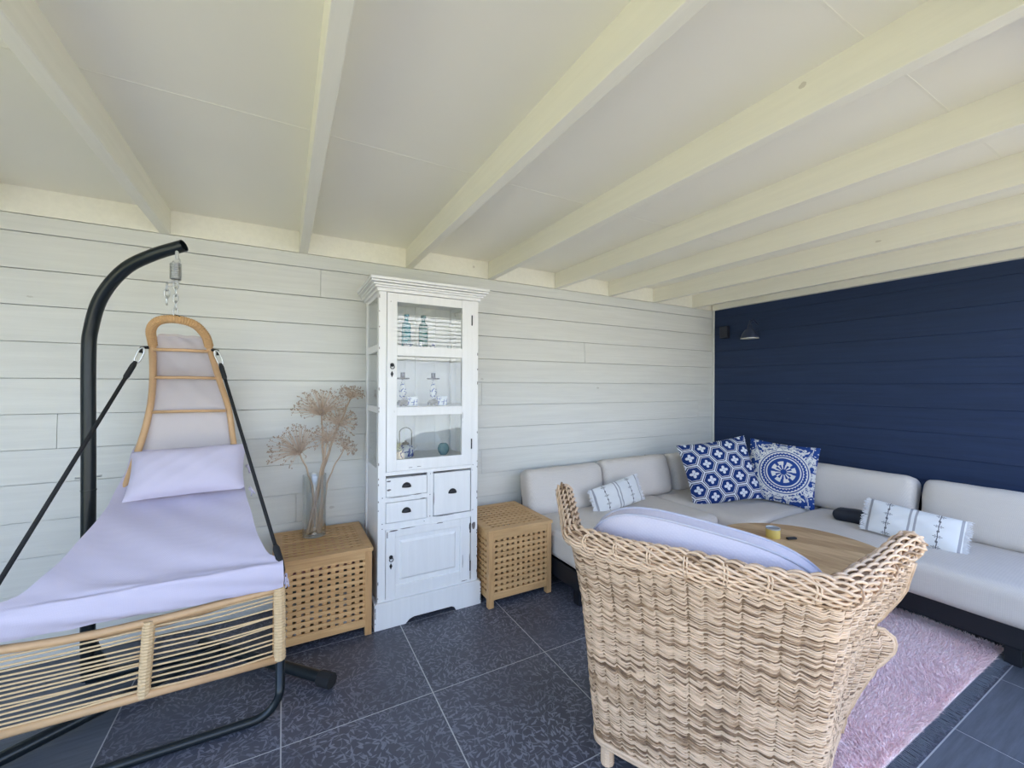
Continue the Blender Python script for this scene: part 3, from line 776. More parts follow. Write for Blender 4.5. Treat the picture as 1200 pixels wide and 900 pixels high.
# ================================================================== corner sofa
sf = thing('corner_sofa_frame', (2.9, 2.3, 0), 'low dark aluminium frame of the L-shaped corner sofa', 'sofa')
def sbox(name, *a, bevel=.006): return MB().box(*a).build(name, M['darkframe'], sf, bevel=bevel)
SX = 3.20; SE = -.30
sbox('platform', SX, 4.10, SE, 2.06, .150, .205); sbox('platform', 1.64, 4.10, 2.06, 2.90, .150, .205)
sbox('front_rail', SX-.012, SX+.05, SE, 2.02, .095, .205); sbox('front_rail', 1.63, SX, 2.04, 2.10, .095, .205)
sbox('end_rail', 1.625, 1.685, 2.04, 2.90, .095, .205)
sbox('back_frame', 4.075, 4.125, SE, 2.9, .205, .62); sbox('back_frame', 1.70, 4.1, 2.895, 2.93, .205, .55)
for x, y in ((SX+.04, .62), (SX+.04, 1.98), (4.02, .1), (4.02, 2.8), (1.67, 2.12), (1.67, 2.84), (SX+.04, SE+.04), (2.6, 2.12)):
    sbox('leg', x-.03, x+.03, y-.03, y+.03, 0, .10, bevel=.003)
ZS0, ZS1 = .206, .408
def seat(x0, x1, y0, y1, label, sd):
    o = cushion('seat_cushion', M['sofa'], x1-x0, y1-y0, ZS1-ZS0, TR((x0+x1)/2, (y0+y1)/2, (ZS0+ZS1)/2), .055, .010, 18, .0025, seedv=sd)
    tag(o, label, 'cushion', 'grey sofa seat cushions'); 
    return o
seat(3.135, 4.06, -.28, 1.100, 'grey seat cushion nearest the camera, in front of the navy wall', 1)
seat(3.135, 4.06, 1.104, 1.795, 'grey seat cushion in the middle of the navy wall side, under the dark bundle', 2)
seat(2.96, 4.06, 1.800, 2.88, 'grey corner seat cushion under the two blue patterned pillows', 3)
seat(1.625, 2.955, 2.03, 2.88, 'long grey seat cushion along the white wall', 4)
def back(w, M4, label, sd, h=.36, t_=.17, n=16):
    o = cushion('back_cushion', M['sofa'], w, t_, h, M4, .06, .028, n, .004, seedv=sd, puffax=1); tag(o, label, 'cushion', 'grey sofa back cushions'); return o
lean = math.radians(13)
back(1.10, TR(3.93, .615, .574, -lean, 0, -PI/2), 'grey back cushion at the right edge of the picture against the navy wall', 1)
back(.86, TR(3.93, 1.625, .574, -lean, 0, -PI/2), 'grey back cushion right of the blue medallion pillow', 2)
back(.745, TR(2.000, 2.76, .555, -lean, 0, 0), 'leftmost grey back cushion against the white wall', 3)
back(.78, TR(2.78, 2.76, .570, -lean, 0, math.radians(-1)), 'second grey back cushion from the left, next to the blue hexagon pillow', 4)
back(.74, TR(3.60, 2.775, .560, -lean, 0, 0), 'grey corner back cushion mostly hidden by the hexagon pillow', 5)

def pillow(name, mat, w, h, t_, M4, label, cat='pillow', group=None, n=26, corner=.06, exp=2.4):
    """knife-edge scatter pillow; local x width, z height (0..h), y thickness"""
    t = thing(name, M4.translation, label, cat, M4.to_euler(), group)
    u = np.linspace(-1, 1, n); mb = MB()
    for sgn in (-1, 1):
        A = np.zeros((n, n, 3))
        for i, a in enumerate(u):
            for j, b in enumerate(u):
                f = max(0, (1-abs(a)**exp)*(1-abs(b)**exp))**.55
                px = a*w/2*(1-corner*(1-b*b)*abs(a)**3); pz = b*h/2*(1-corner*(1-a*a)*abs(b)**3)
                wr = .003*math.sin(a*7+b*5+sgn)+.002*math.sin(a*15-b*11)
                A[i, j] = (px, sgn*(f*t_/2+wr*f), pz+h/2)
        mb.grid(A)
    o = mb.build('cover', mat, t, smooth=True, local=True); return t
pillow('scatter_pillow', M['hex'], .60, .54, .18, TR(3.27, 2.17, .414, math.radians(-20), math.radians(-9), math.radians(-30)), 'dark blue scatter pillow printed with white hexagons and flowers')
pillow('scatter_pillow', M['suz'], .51, .52, .16, TR(3.62, 1.98, .414, math.radians(-18), math.radians(5), math.radians(-64)), 'white scatter pillow with blue round medallion and leaf print, in the corner')
def fringe(t, w, h, amp=.02):
    fr = MB()
    for sx in (-1, 1):
        for k in range(46):
            z = h*(k+.5)/46+random.uniform(-.001, .001); x0 = sx*(w/2-.006)
            L = random.uniform(.7, 1.1)*amp
            p = [(x0, 0, z), (x0+sx*L*.5, random.uniform(-.006, .006), z+random.uniform(-.003, .003)), (x0+sx*L, random.uniform(-.01, .01), z+random.uniform(-.006, .004))]
            fr.tube(p, [.0028, .0032, .0016], 4)
    fr.build('fringe', simple('white_cotton_fringe', (.74, .74, .76), .95), t, local=True, stuff=True)
t = pillow('lumbar_pillow', M['lum'], .46, .215, .10, TR(3.47, 1.095, .412, math.radians(-22), math.radians(5), math.radians(-82)), 'fringed white lumbar pillow with grey stripes on the navy wall side', group='white fringed lumbar pillows', corner=.03)
fringe(t, .46, .215, .03)
t = pillow('lumbar_pillow', M['lum'], .46, .215, .09, TR(2.37, 2.49, .414, math.radians(-16), math.radians(-11), math.radians(-4)), 'fringed white lumbar pillow with grey stripes on the white wall side', group='white fringed lumbar pillows', corner=.03)
fringe(t, .46, .215, .03)
# small dark padded bundle lying on the seat
o = cushion('black_pouch', simple('black_nylon', (.012, .016, .028), .55, 0, 30, .2), .25, .13, .085, TR(3.62, 1.44, .456, 0, 0, math.radians(-82)), .04, .008, 12, .004)
tag(o, 'small dark padded pouch on the sofa seat behind the striped lumbar pillow', 'pouch')

# ================================================================== round table and what stands on it
TX, TY, TZ, TRD = 2.50, 1.240, .500, .435
tb = thing('round_table', (TX, TY, 0), 'round pale wooden low table in front of the corner sofa', 'table')
for k in range(8):          # planked top, one board each
    x0 = -TRD+k*2*TRD/8; x1 = x0+2*TRD/8-.0012
    def yy(x): return math.sqrt(max(0, TRD**2-x*x))
    xs = np.linspace(x0, x1, 9)
    poly = [(x, -yy(x)) for x in xs]+[(x, yy(x)) for x in xs[::-1]]
    ca, sa = math.cos(.5), math.sin(.5)
    poly = [(TX+p*ca-q*sa, TY+p*sa+q*ca) for p, q in poly]
    MB().prism(poly, TZ-.022, TZ, 'xy', random.uniform(.0, 1.0)).build('top_board', None or M.setdefault('tabletop', wood('worn_pale_tabletop', (.36, .23, .12), (.56, .39, .22), 'y', .55)), tb)
MB().lathe([(0, .03), (TRD-.07, .03), (TRD-.07, .0), (0, 0)], (TX, TY, TZ-.052), 32).build('apron', M['darkframe'], tb)
for k in range(3):
    a = k*2*PI/3+.4
    MB().tube([(TX+math.cos(a)*.30, TY+math.sin(a)*.30, TZ-.05), (TX+math.cos(a)*.33, TY+math.sin(a)*.33, .032)], .015, 12).build('leg', M['darkframe'], tb, smooth=True)
t = thing('candle_tin', (2.545, 1.415, TZ), 'small yellow-labelled candle jar with silver rim on the round table', 'candle')
MB().lathe([(0, 0), (.036, 0), (.037, .003), (.037, .047), (.036, .050), (0, .050)], (2.545, 1.415, TZ), 24).build('jar', simple('yellow_label', (.62, .48, .13), .5), t, smooth=True, auto=40)
MB().lathe([(.034, .050), (.038, .050), (.038, .058), (.035, .058), (.034, .053), (0, .053)], (2.545, 1.415, TZ), 24).build('rim', simple('pewter_rim', (.52, .55, .58), .35, .6), t, smooth=True, auto=40)
o = MB().box(2.575, 2.635, 1.335, 1.353, TZ, TZ+.012).build('slab', M['iron'], bevel=.003); o.rotation_euler.z = -.35; tag(o, 'small black lighter lying beside the candle jar', 'slab')  # small flat black box beside the jar

# ================================================================== pink rug
RX0, RX1, RY0, RY1 = 1.66, 3.345, .675, 1.90
rg = thing('shaggy_rug', ((RX0+RX1)/2, (RY0+RY1)/2, 0), 'pale pink shaggy rug with grey fringe between wicker armchair and sofa', 'rug')
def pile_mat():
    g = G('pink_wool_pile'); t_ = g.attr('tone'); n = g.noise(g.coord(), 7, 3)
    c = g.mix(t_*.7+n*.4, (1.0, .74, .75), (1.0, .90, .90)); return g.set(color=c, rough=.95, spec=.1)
pm = pile_mat()
MB().box(RX0, RX1, RY0, RY1, .001, .012).build('backing', pm, rg)
n = 115000; bx_ = rng.uniform(RX0, RX1, n); by_ = rng.uniform(RY0, RY1, n)
w = np.where(rng.random(n) < .0, 1, 1)
hgt = rng.uniform(.013, .024, n); ang = rng.uniform(0, 2*PI, n)
lx = np.sin(bx_*9)*.006+np.cos(by_*13)*.005+rng.normal(0, .006, n); ly = np.cos(bx_*8+by_*5)*.006+rng.normal(0, .006, n)-.002
# blades near the edge fall outward
lx += np.where(bx_ > RX1-.03, .008, 0); ly += np.where(by_ < RY0+.03, -.008, 0)
ww = .0021; ux, uy = np.cos(ang)*ww, np.sin(ang)*ww
base = np.stack([bx_, by_, np.full(n, .010)], 1); tip = base+np.stack([lx, ly, hgt], 1); mid = base+np.stack([lx*.35, ly*.35, hgt*.6], 1)
off = np.stack([ux, uy, np.zeros(n)], 1)
vv = np.stack([base-off, base+off, mid+off*.9, mid-off*.9, tip], 1).reshape(-1, 3)
ii = np.arange(n)*5
me = bpy.data.meshes.new('pile')
loops = np.stack([ii, ii+1, ii+2, ii+3, ii+3, ii+2, ii+4], 1).reshape(-1)
me.vertices.add(n*5); me.vertices.foreach_set('co', (vv-np.array(rg.location)).ravel())
me.loops.add(n*7); me.loops.foreach_set('vertex_index', loops)
me.polygons.add(n*2); st_ = np.stack([np.arange(n)*7, np.arange(n)*7+4], 1).ravel(); me.polygons.foreach_set('loop_start', st_)
me.update(calc_edges=True); me.validate()
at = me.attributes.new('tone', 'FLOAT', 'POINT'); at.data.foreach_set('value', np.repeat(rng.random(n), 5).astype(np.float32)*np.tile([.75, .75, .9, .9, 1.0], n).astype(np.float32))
me.materials.append(pm)
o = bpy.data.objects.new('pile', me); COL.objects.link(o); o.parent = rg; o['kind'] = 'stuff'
fr = MB()
for k in range(150):
    x = RX0+(k+.5)*(RX1-RX0)/150
    for sgn, y in ((-1, RY0), (1, RY1)):
        for q in range(2):
            dx = random.uniform(-.006, .006); fr.tube([(x, y, .006), (x+dx*.6, y+sgn*.022, .004), (x+dx*1.6, y+sgn*random.uniform(.036, .052), .0025)], [.0022, .0018, .001], 4)
fr.build('fringe', M['fringe'], rg, stuff=True)

# ================================================================== wicker armchair (local: x forward, y left)
CA = math.atan2(.5, .87)
wc = thing('wicker_armchair', (1.170, .911, 0), 'large woven rattan wing armchair seen from behind', 'armchair', (0, 0, CA))
WT = ([.10, .30, .47, .60, .70, .78], [.325, .345, .360, .368, .374, .382])
SP = ([.10, .40, .50, .55, .62, .70, .78], [.22, .24, .30, .35, .44, .52, .54])
A0 = ([.10, .60, .78], [0, -.012, -.055])
DT = ([.10, .30, .40, .46, .50, .535, .57, .62, .70, .78], [.49, .53, .585, .595, .56, .48, .445, .435, .435, .430])
MREF = .36; PITCH = .048
RIM = [(0, .790), (.008, .801), (.016, .813), (.023, .826), (.027, .840), (.027, .853), (.021, .864), (.010, .870), (-.004, .868), (-.015, .858), (-.022, .846)]
def rowpath(z, dW=0.0, D=None, step=.0075):
    zz = min(z, .78); Wd = np.interp(zz, *WT)+dW; a0 = np.interp(zz, *A0)-dW
    if D is None: D = np.interp(zz, *DT)
    m1 = MREF+D; n = int(2*m1/step)//2*2+1; m_ = np.linspace(-m1, m1, n)
    am = np.abs(m_); side = np.clip(am-MREF, 0, None)
    b = np.where(am < MREF, am/MREF*Wd, Wd+np.interp(zz, *SP)*side)
    b += np.where(am > MREF, .115*math.exp(-((z-.41)/(.10 if z > .41 else .24))**2)*np.clip((side-.35)/.25, 0, 1)**2, 0)
    a = a0+side - .022*np.cos(np.clip(am/MREF, 0, 1)*PI/2)
    # round the rear corners
    k = int(.075/step); ker = np.hanning(2*k+1); ker /= ker.sum()
    def sm(q):
        e = np.concatenate([2*q[0]-q[k:0:-1], q, 2*q[-1]-q[-2:-k-2:-1]]); return np.convolve(e, ker, 'valid')
    b = sm(b*np.sign(m_)+0*m_); a = sm(a)
    zr = z+.035*np.clip(side/.38, 0, 1)**1.3*max(0, (z-.55)/.25)
    da, db = np.gradient(a), np.gradient(b); L = np.hypot(da, db); nx, ny = -db/L, da/L   # outward
    sgn = np.sign(nx[len(nx)//2]); 
    if sgn > 0: nx, ny = -nx, -ny
    return m_, a, b, np.broadcast_to(zr, a.shape).copy(), nx, ny
wv = MB(); row = 0; z = .108
def strand_tone(n):
    t_ = np.zeros(n); i = 0
    while i < n:
        L = int(rng.integers(8, 60)); v = rng.beta(2.2, 2.0)
        if rng.random() < .10: v = .0
        t_[i:i+L] = v; i += L
    return t_
ends = []
while z < .785:
    m_, a, b, zr, nx, ny = rowpath(z)
    ph = PI*m_/PITCH
    jit = rng.normal(0, .0007)
    fr_ = (-m_/PITCH) % 1.0; amp = 1+.35*np.sin(m_*7+z*19)
    off = .0012*np.cos(ph+PI*(row % 2)) + .0052*np.sin(PI*fr_)**.8 - .0016
    dz = .0048*amp*np.where(fr_ < .82, 1-2*fr_/.82, -1+2*(fr_-.82)/.18) + .0010*np.sin(m_*31+row*1.7) + jit
    off += .0012*np.sin(m_*23+row*2.3)
    P = np.stack([a+nx*off, b+ny*off, zr+dz], 1)
    wv.tube(P, .0030+rng.normal(0, .0002), 5, tone=strand_tone(len(P)), caps=False)
    ends.append((P[0], P[-1])); row += 1; z += .0056*rng.uniform(.82, 1.2)
wv.build('woven_body', M['rattan'], wc, smooth=True, local=True, fix=False, stuff=True)
# added dark sheet: blocks daylight, its brown stands in for shaded gaps
zz_ = np.linspace(.10, .80, 30); S = []
for z in zz_:
    m_, a, b, zr, nx, ny = rowpath(z); idx = np.linspace(0, len(a)-1, 90).astype(int)
    S.append(np.stack([a[idx]+nx[idx]*.001, b[idx]+ny[idx]*.001, zr[idx]], 1))
MB().grid(S).build('gap_shade_sheet', M['rattan_in'], wc, smooth=True, local=True)
# rolled rim of thicker canes, braided
rm = MB()
for i, (dw, z) in enumerate(RIM):
    for q in range(2):
        Dv = .400+.03*math.sin(i/10*PI)-(.0 if i < 8 else .03)
        m_, a, b, zr, nx, ny = rowpath(z, dw, Dv)
        ph = PI*m_/(PITCH*1.0)
        off = .0055*np.cos(ph+PI*q+i*.9); dz = .0065*np.sin(ph+PI*q+i*.9) + .003*np.sin(m_*17+i)
        top = 1.0 if i < 5 else 1.35
        P = np.stack([a+nx*off, b+ny*off, zr+dz*top], 1)
        rm.tube(P, .0046, 6, tone=np.clip(strand_tone(len(P))+.12, 0, 1))
rm.build('rolled_rim', M['rattan'], wc, smooth=True, local=True, fix=False, stuff=True)
S = []
for dw, z in RIM:
    m_, a, b, zr, nx, ny = rowpath(z, dw-.003, .400); idx = np.linspace(0, len(a)-1, 90).astype(int)
    S.append(np.stack([a[idx], b[idx], zr[idx]], 1))
MB().grid(S).build('rim_gap_shade', M['rattan_in'], wc, smooth=True, local=True)  # added dark backing, shade between the rim canes put into its colour
for e_ in (0, -1):
    P = []
    for dw, z in RIM:
        q = rowpath(z, dw, .412); P.append((q[1][e_]+.004, q[2][e_], q[3][e_]))
    MB().tube(spline(P, 30), .0095, 8, tone=.6).build('front_border', M['rattan'], wc, smooth=True, local=True, fix=False)
# upright ties wrapped over the rim
m_, a, b, zr, nx, ny = rowpath(.80)
for j in range(int(-(MREF+.30)/PITCH), int((MREF+.30)/PITCH)+1):
    if j % 2: continue
    mm = j*PITCH; pts = []
    for dw, z in RIM[1:]:
        q = rowpath(z, dw+.006, .40, .02)
        pts.append((np.interp(mm, q[0], q[1]), np.interp(mm, q[0], q[2]), np.interp(mm, q[0], q[3])))
    for s_ in (-.0045, .0045):
        MBt = MB().tube([(p[0], p[1]+s_*(1 if abs(mm) < MREF else 0), p[2]) for p in pts], .003, 5, tone=random.random()*.6+.4)
        MBt.build('rim_tie', M['rattan'], wc, smooth=True, local=True, fix=False)
# front borders of both arms and wings
for s_ in (0, 1):
    P = np.array([e[s_] for e in ends]); P = P[::3]
    P2 = P.copy(); P2[:, 0] += .006
    MB().tube(P2, .0085, 8, tone=.7).build('front_border', M['rattan'], wc, smooth=True, local=True, fix=False)
    MB().tube(P2+np.array([.006, (-.010, .010)[s_], 0]), .006, 8, tone=.45).build('front_border', M['rattan'], wc, smooth=True, local=True, fix=False)
for dz_, r_, tn in ((0, .0075, .7), (-.012, .006, .5)):
    q = rowpath(.103)
    MB().tube(np.stack([q[1]+q[4]*.003, q[2]+q[5]*.003, q[3]+dz_], 1), r_, 7, tone=tn).build('bottom_border', M['rattan'], wc, smooth=True, local=True, fix=False)
def wrapped(P0, P1, r, n, name, mat, parent, k=10, amp=.0022, local=True, tone=.6):
    P0, P1 = np.array(P0, float), np.array(P1, float); t_ = np.linspace(0, 1, n*2+1)
    P = P0+(P1-P0)*t_[:, None]; rr = r+amp*(np.arange(n*2+1) % 2)
    return MB().tube(P, rr, k, tone=tone).build(name, mat, parent, smooth=False, local=local)
for a, b in ((.035, .288), (.035, -.288), (.46, .325), (.46, -.325)):
    wrapped((a, b, 0), (a, b, .115), .023, 14, 'leg', M['rattan'], wc, tone=.65)
for p, q in (((.035, .27), (.035, -.27)), ((.46, .30), (.46, -.30)), ((.05, .288), (.45, .325)), ((.05, -.288), (.45, -.325))):
    wrapped((*p, .072), (*q, .072), .012, 46, 'stretcher', M['rattan'], wc, 8, .003, tone=.15)
MB().prism([(.02, -.30), (.02, .30), (.50, .36), (.50, -.36)], .275, .290, 'xy').build('seat_deck', M['rattan_in'], wc, local=True)
wcm = wm(wc)
sx = cushion('armchair_seat_cushion', M['lilac'], .46, .58, .13, wcm @ TR(.30, 0, .358), .04, .008, 12, .002, seedv=3)
tag(sx, 'pale seat cushion inside the rattan armchair, almost hidden behind the big back cushion', 'cushion')
# big back cushion with piping
bc = thing('armchair_back_cushion', (wcm @ Vector((.10, 0, .42))), 'large pale lilac linen cushion leaning inside the rattan armchair', 'cushion', (0, 0, CA))
def bcpt(rho, th, y):
    p = 3.4; c_, s_ = math.cos(th), math.sin(th)
    x = math.copysign(abs(c_)**(2/p), c_)*(.385+.035*s_)*rho; z = math.copysign(abs(s_)**(2/2.5), s_)*.285*rho
    tl = math.radians(7.0); x, z = x*math.cos(tl)-z*math.sin(tl), x*math.sin(tl)+z*math.cos(tl)
    z2 = z+.285-.065; y2 = y   # y: forward
    ln = math.radians(7); return (y2*math.cos(ln)-z2*math.sin(ln)+.03, x, z2*math.cos(ln)+y2*math.sin(ln)+.0)
mb = MB(); ths = np.linspace(0, 2*PI, 97)[:-1]; rhos = [0.001, .2, .4, .55, .7, .8, .88, .94, .98, 1.0]
for sg in (-1, 1):
    mb.grid([[bcpt(r_, th, sg*(.034+.050*(1-r_**4)**.65+.002*math.sin(th*5+r_*9))) for r_ in rhos] for th in ths], wrap=True)
mb.grid([[bcpt(1.0, th, y) for y in (-.034, -.012, .012, .034)] for th in ths], wrap=True)
mb.build('cover', M['lilac'], bc, smooth=True, local=True)
pipm = simple('grey_lilac_piping', (.50, .49, .56), .9)
for y in (-.034, .034): MB().tube([bcpt(1.004, th, y) for th in ths], .0048, 7, closed=True).build('piping', pipm, bc, smooth=True, local=True)

# ================================================================== hanging lounger and its stand
st = thing('lounger_stand', (-.775, 2.60, 0), 'black curved steel stand the rattan lounger hangs from', 'stand')
PP = spline([(-.775, 2.6, .04), (-.776, 2.6, .5), (-.778, 2.6, 1.0), (-.781, 2.6, 1.50), (-.768, 2.585, 1.645), (-.722, 2.545, 1.785), (-.632, 2.49, 1.905), (-.52, 2.43, 1.972), (-.400, 2.38, 2.020)], 60)
po = MB(); po.tube(PP, .0262, 20, caps=False); po.tube(PP, .0235, 20, caps=False); po.build('pole', M['blackmetal'], st, smooth=True, fix=False)
MB().tube([(-.777, 2.6, .90), (-.777, 2.6, .905)], .0278, 20).build('pole_joint', M['blackmetal'], st, smooth=True, auto=40)
MB().tube([(-.82, 2.59, .962), (-.735, 2.61, .962)], .0045, 8).build('bolt', M['steel'], st)
def leg(P, name='base_leg', r=.025):
    o = MB().tube(P, r, 14).build(name, M['blackmetal'], st, smooth=True, auto=50); return o
leg([(-.36, 2.68, .045), (-.11, 2.395, .045), (.19, 2.07, .045)]); leg([(-.28, 2.56, .045), (-.56, 2.39, .045), (-.88, 2.185, .045), (-1.40, 1.85, .045)])
leg([(-.775, 2.6, .045), (-.28, 2.57, .045)])
MB().prism([(-.765, .07), (-.70, .07), (-.765, .28)], 2.592, 2.606, 'xz').build('gusset', M['blackmetal'], st, bevel=.002)
for (x, y), d in (((.19, 2.07), (.68, -.73)), ((-1.40, 1.85), (-.84, -.54))):
    MB().tube([(x-d[0]*.05, y-d[1]*.05, .040), (x+d[0]*.02, y+d[1]*.02, .040)], .034, 8).build('foot_cap', M['strap'], st, bevel=.004)

HX, HY = -.429, 2.38
cn = thing('hanging_spring_chain', (HX, HY, 1.69), 'galvanised spring and chain between black pole end and lounger arch', 'chain')
MB().tube([(HX+.004, HY, 2.0), (HX+.004, HY, 1.955)], .007, 8).build('eye_bolt', M['steel'], cn)
MB().tube([(HX-.012+math.cos(a)*.013+.014, HY, 1.948+math.sin(a)*.013) for a in np.linspace(-PI*.9, PI*.6, 14)], .0035, 6).build('hook', M['steel'], cn, smooth=True)
th = np.linspace(0, 2*PI*10, 200)
MB().tube(np.stack([HX+.019*np.cos(th), HY+.019*np.sin(th), 1.862+.070*th/th[-1]], 1), .0036, 6).build('spring', M['steel'], cn, smooth=True)
def link(x, y, z, rot, parent=cn, h=.017, w=.009, ti=0.0):
    a = np.linspace(0, 2*PI, 19)[:-1]; P = np.stack([np.cos(a)*w, 0*a, np.sin(a)*h], 1)
    P[:, 2] += np.sign(P[:, 2])*.004
    R = (Euler((0, ti, 0)).to_matrix() @ Euler((0, 0, rot)).to_matrix()); P = P @ np.array(R).T
    MB().tube(P+np.array([x, y, z]), .0027, 6, closed=True).build('chain_link', M['steel'], parent, smooth=True)
for k in range(5): link(HX+.001, HY, 1.838-k*.031, (k % 2)*PI/2+.3)
link(HX-.012, HY, 1.840, .4, ti=1.1)
for k in range(3): link(HX-.031, HY, 1.826-k*.031, ((k+1) % 2)*PI/2+.4)
MB().tube([(HX-.022, HY+.004, 1.686), (HX-.012, HY, 1.697), (HX, HY, 1.700), (HX+.012, HY, 1.697), (HX+.022, HY-.004, 1.686)], .004, 6).build('shackle', M['iron'], cn, smooth=True)

lg = thing('hanging_lounger', (-.43, 2.2, 0), 'tan rattan hanging lounger with corded front and black straps', 'hanging chair')
CXL = -.4285
def rail(s): return [(CXL+s*.4235, 2.0, .536), (CXL+s*.335, 2.2, .650), (CXL+s*.250, 2.5, .820), (CXL+s*.197, 2.69, 1.060), (CXL+s*.168, 2.745, 1.25), (CXL+s*.135, 2.65, 1.41), (CXL+s*.108, 2.51, 1.575)]
def rail_l():
    q = rail(-1); q[1] = (CXL-.300, 2.2, .620); q[2] = (CXL-.240, 2.5, .795); return q
for s_ in (-1, 1): MB().tube(spline(rail(s_) if s_ > 0 else rail_l(), 40), .0145, 12).build('side_rail', M['rail'], lg, smooth=True)
ap = spline([(CXL+.108, 2.51, 1.575), (CXL+.098, 2.46, 1.625), (CXL+.062, 2.41, 1.668), (CXL, 2.385, 1.682), (CXL-.062, 2.395, 1.672), (CXL-.098, 2.44, 1.635), (CXL-.106, 2.51, 1.575)], 90)
MB().tube(ap, .0175+.0022*(np.arange(90) % 2), 12).build('wrapped_arch', M['rope_wrap'], lg)
for x0, x1, y, z in ((-.535, -.325, 2.515, 1.55), (-.553, -.304, 2.635, 1.42), (-.580, -.272, 2.722, 1.246)):
    MB().tube([(x0, y, z), ((x0+x1)/2, y+.004, z+.002), (x1, y, z)], .0075, 8).build('rung', M['rail'], lg, smooth=True)
def wtube(pts, r, name, mat, n=60, amp=.0026):
    P = spline(pts, n); MB().tube(P, r+amp*(np.arange(n) % 2), 10).build(name, mat, lg)
FX0, FX1 = CXL-.4285, 0.0
MB().tube(spline([(FX1, 2.0, .535), (-.215, 2.0, .520), (CXL, 2.0, .508), (-.64, 2.0, .505), (FX0, 2.0, .520)], 30), .014, 12).build('top_rail', M['rail'], lg, smooth=True)
MB().tube([(FX1, 2.0, .240), (FX0, 2.0, .240)], .015, 12).build('bottom_rail', M['rail'], lg, smooth=True)
wtube([(-.006, 2.0, .238), (-.006, 2.0, .40), (-.010, 2.0, .545)], .021, 'wrapped_post', M['cord'], 54)
wtube([(-.445, 2.0, .235), (-.437, 2.0, .38), (-.430, 2.0, .515)], .018, 'wrapped_post', M['cord'], 50)
wtube([(FX0+.006, 2.0, .238), (FX0+.006, 2.0, .40), (FX0+.010, 2.0, .535)], .021, 'wrapped_post', M['cord'], 54)
for x0, x1, n in ((-.43, -.012, 13), (FX0, -.445, 17)):
    for k in range(n):
        za = .258+(.250*k/(n-1)); zb_ = za+random.uniform(-.012, .012)
        pts = spline([(x0, 2.0, min(za, .505)), ((x0+x1)/2, 2.0-random.uniform(-.004, .004), (za+zb_)/2-.003), (x1, 2.0, min(zb_+(.01 if x1 > -.1 else 0), .52))], 8)
        MB().tube(pts, .0037, 6, tone=.5).build('cord', M['cord'], lg, smooth=True)
# cross bars, steel sled under the front
MB().tube(spline([(CXL-.40, 2.05, .50), (CXL, 2.06, .462), (CXL+.40, 2.05, .515)], 14), .011, 8).build('cross_bar', M['rail'], lg, smooth=True)
for y, z, w_ in ((2.2, .64, .33), (2.42, .76, .27)): MB().tube([(CXL-w_, y, z), (CXL+w_, y, z)], .011, 8).build('cross_bar', M['rail'], lg, smooth=True)
R_ = .10
sled = [(-.004, 2.0, .30), (-.004, 2.0, .13+.0)]+[(-.004-R_+math.cos(a)*R_, 1.99, .020+R_+math.sin(a)*R_) for a in np.linspace(0, -PI/2, 9)]+[(FX0+.004+R_+math.cos(a)*R_, 1.99, .020+R_+math.sin(a)*R_) for a in np.linspace(-PI/2, -PI, 9)]+[(FX0+.004, 2.0, .30)]
MB().tube(sled, .0175, 12).build('steel_sled', M['blackmetal'], lg, smooth=True)
for s_ in (-1, 1):
    top = np.array([CXL+s_*.140, 2.505, 1.548]); bot = np.array([CXL+s_*(.418), 2.0, .66]); d = (bot-top)/np.linalg.norm(bot-top)
    MB().tube([top+d*.10, bot], .0075, 8).build('strap', M['strap'], lg, smooth=True)
    MB().tube([top+d*.07, top+d*.09, top+d*.15, top+d*.165], [.007, .011, .011, .007], 8).build('strap_sleeve', M['strap'], lg, smooth=True)
    MB().tube([bot-d*.06, bot-d*.045, bot+d*.02, bot+d*.05, (bot[0], 2.0, .52)], [.008, .014, .014, .010, .008], 8).build('strap_sleeve', M['strap'], lg, smooth=True)
    a = np.linspace(0, 2*PI, 21)[:-1]; P = np.stack([np.cos(a)*.011, 0*a, np.sin(a)*.026+np.sign(np.sin(a))*.012], 1) @ np.array(Euler((0, -s_*.35, 0)).to_matrix()).T
    MB().tube(P+top+d*.035, .0035, 6, closed=True).build('snap_hook', M['steel'], lg, smooth=True)
    MB().tube([top+np.array([-s_*.02, 0, .01]), top+np.array([s_*.004, -.01, .006]), top+d*.02], .007, 8).build('hook_loop', M['strap'], lg, smooth=True)

# long cushion: sections along the bend, (y, z, left half width, right half width)
lc = thing('lounger_cushion', (-.42, 2.1, .6), 'long pale lilac canvas cushion lying along the hanging lounger', 'cushion')
sec = [(1.974, .548, .445, .425), (1.962, .575, .447, .427), (1.958, .615, .447, .426), (1.966, .648, .445, .424), (1.990, .664, .425, .418), (2.03, .676, .355, .372),
       (2.10, .712, .315, .338), (2.20, .755, .290, .312), (2.32, .800, .268, .288), (2.44, .838, .255, .262), (2.55, .890, .258, .245), (2.64, .965, .24, .225),
       (2.70, 1.05, .232, .205), (2.74, 1.15, .200, .184), (2.752, 1.25, .168, .160), (2.715, 1.34, .148, .142), (2.655, 1.42, .133, .128), (2.585, 1.50, .118, .114), (2.515, 1.575, .103, .098), (2.475, 1.610, .092, .088)]
cx_ = -.420
C_ = spline([(s[0], s[1], 0) for s in sec], 70); Wl = spline([(s[2], s[3], 0) for s in sec], 70)
tang = np.gradient(C_, axis=0); tang /= np.linalg.norm(tang, axis=1)[:, None]; nrm = np.stack([-tang[:, 1], tang[:, 0]], 1)   # (y,z) normal
us = np.linspace(-1, 1, 31); TH = np.interp(np.arange(70), [0, 4, 14, 40, 69], [.03, .05, .06, .035, .012])
TB, BB = [], []
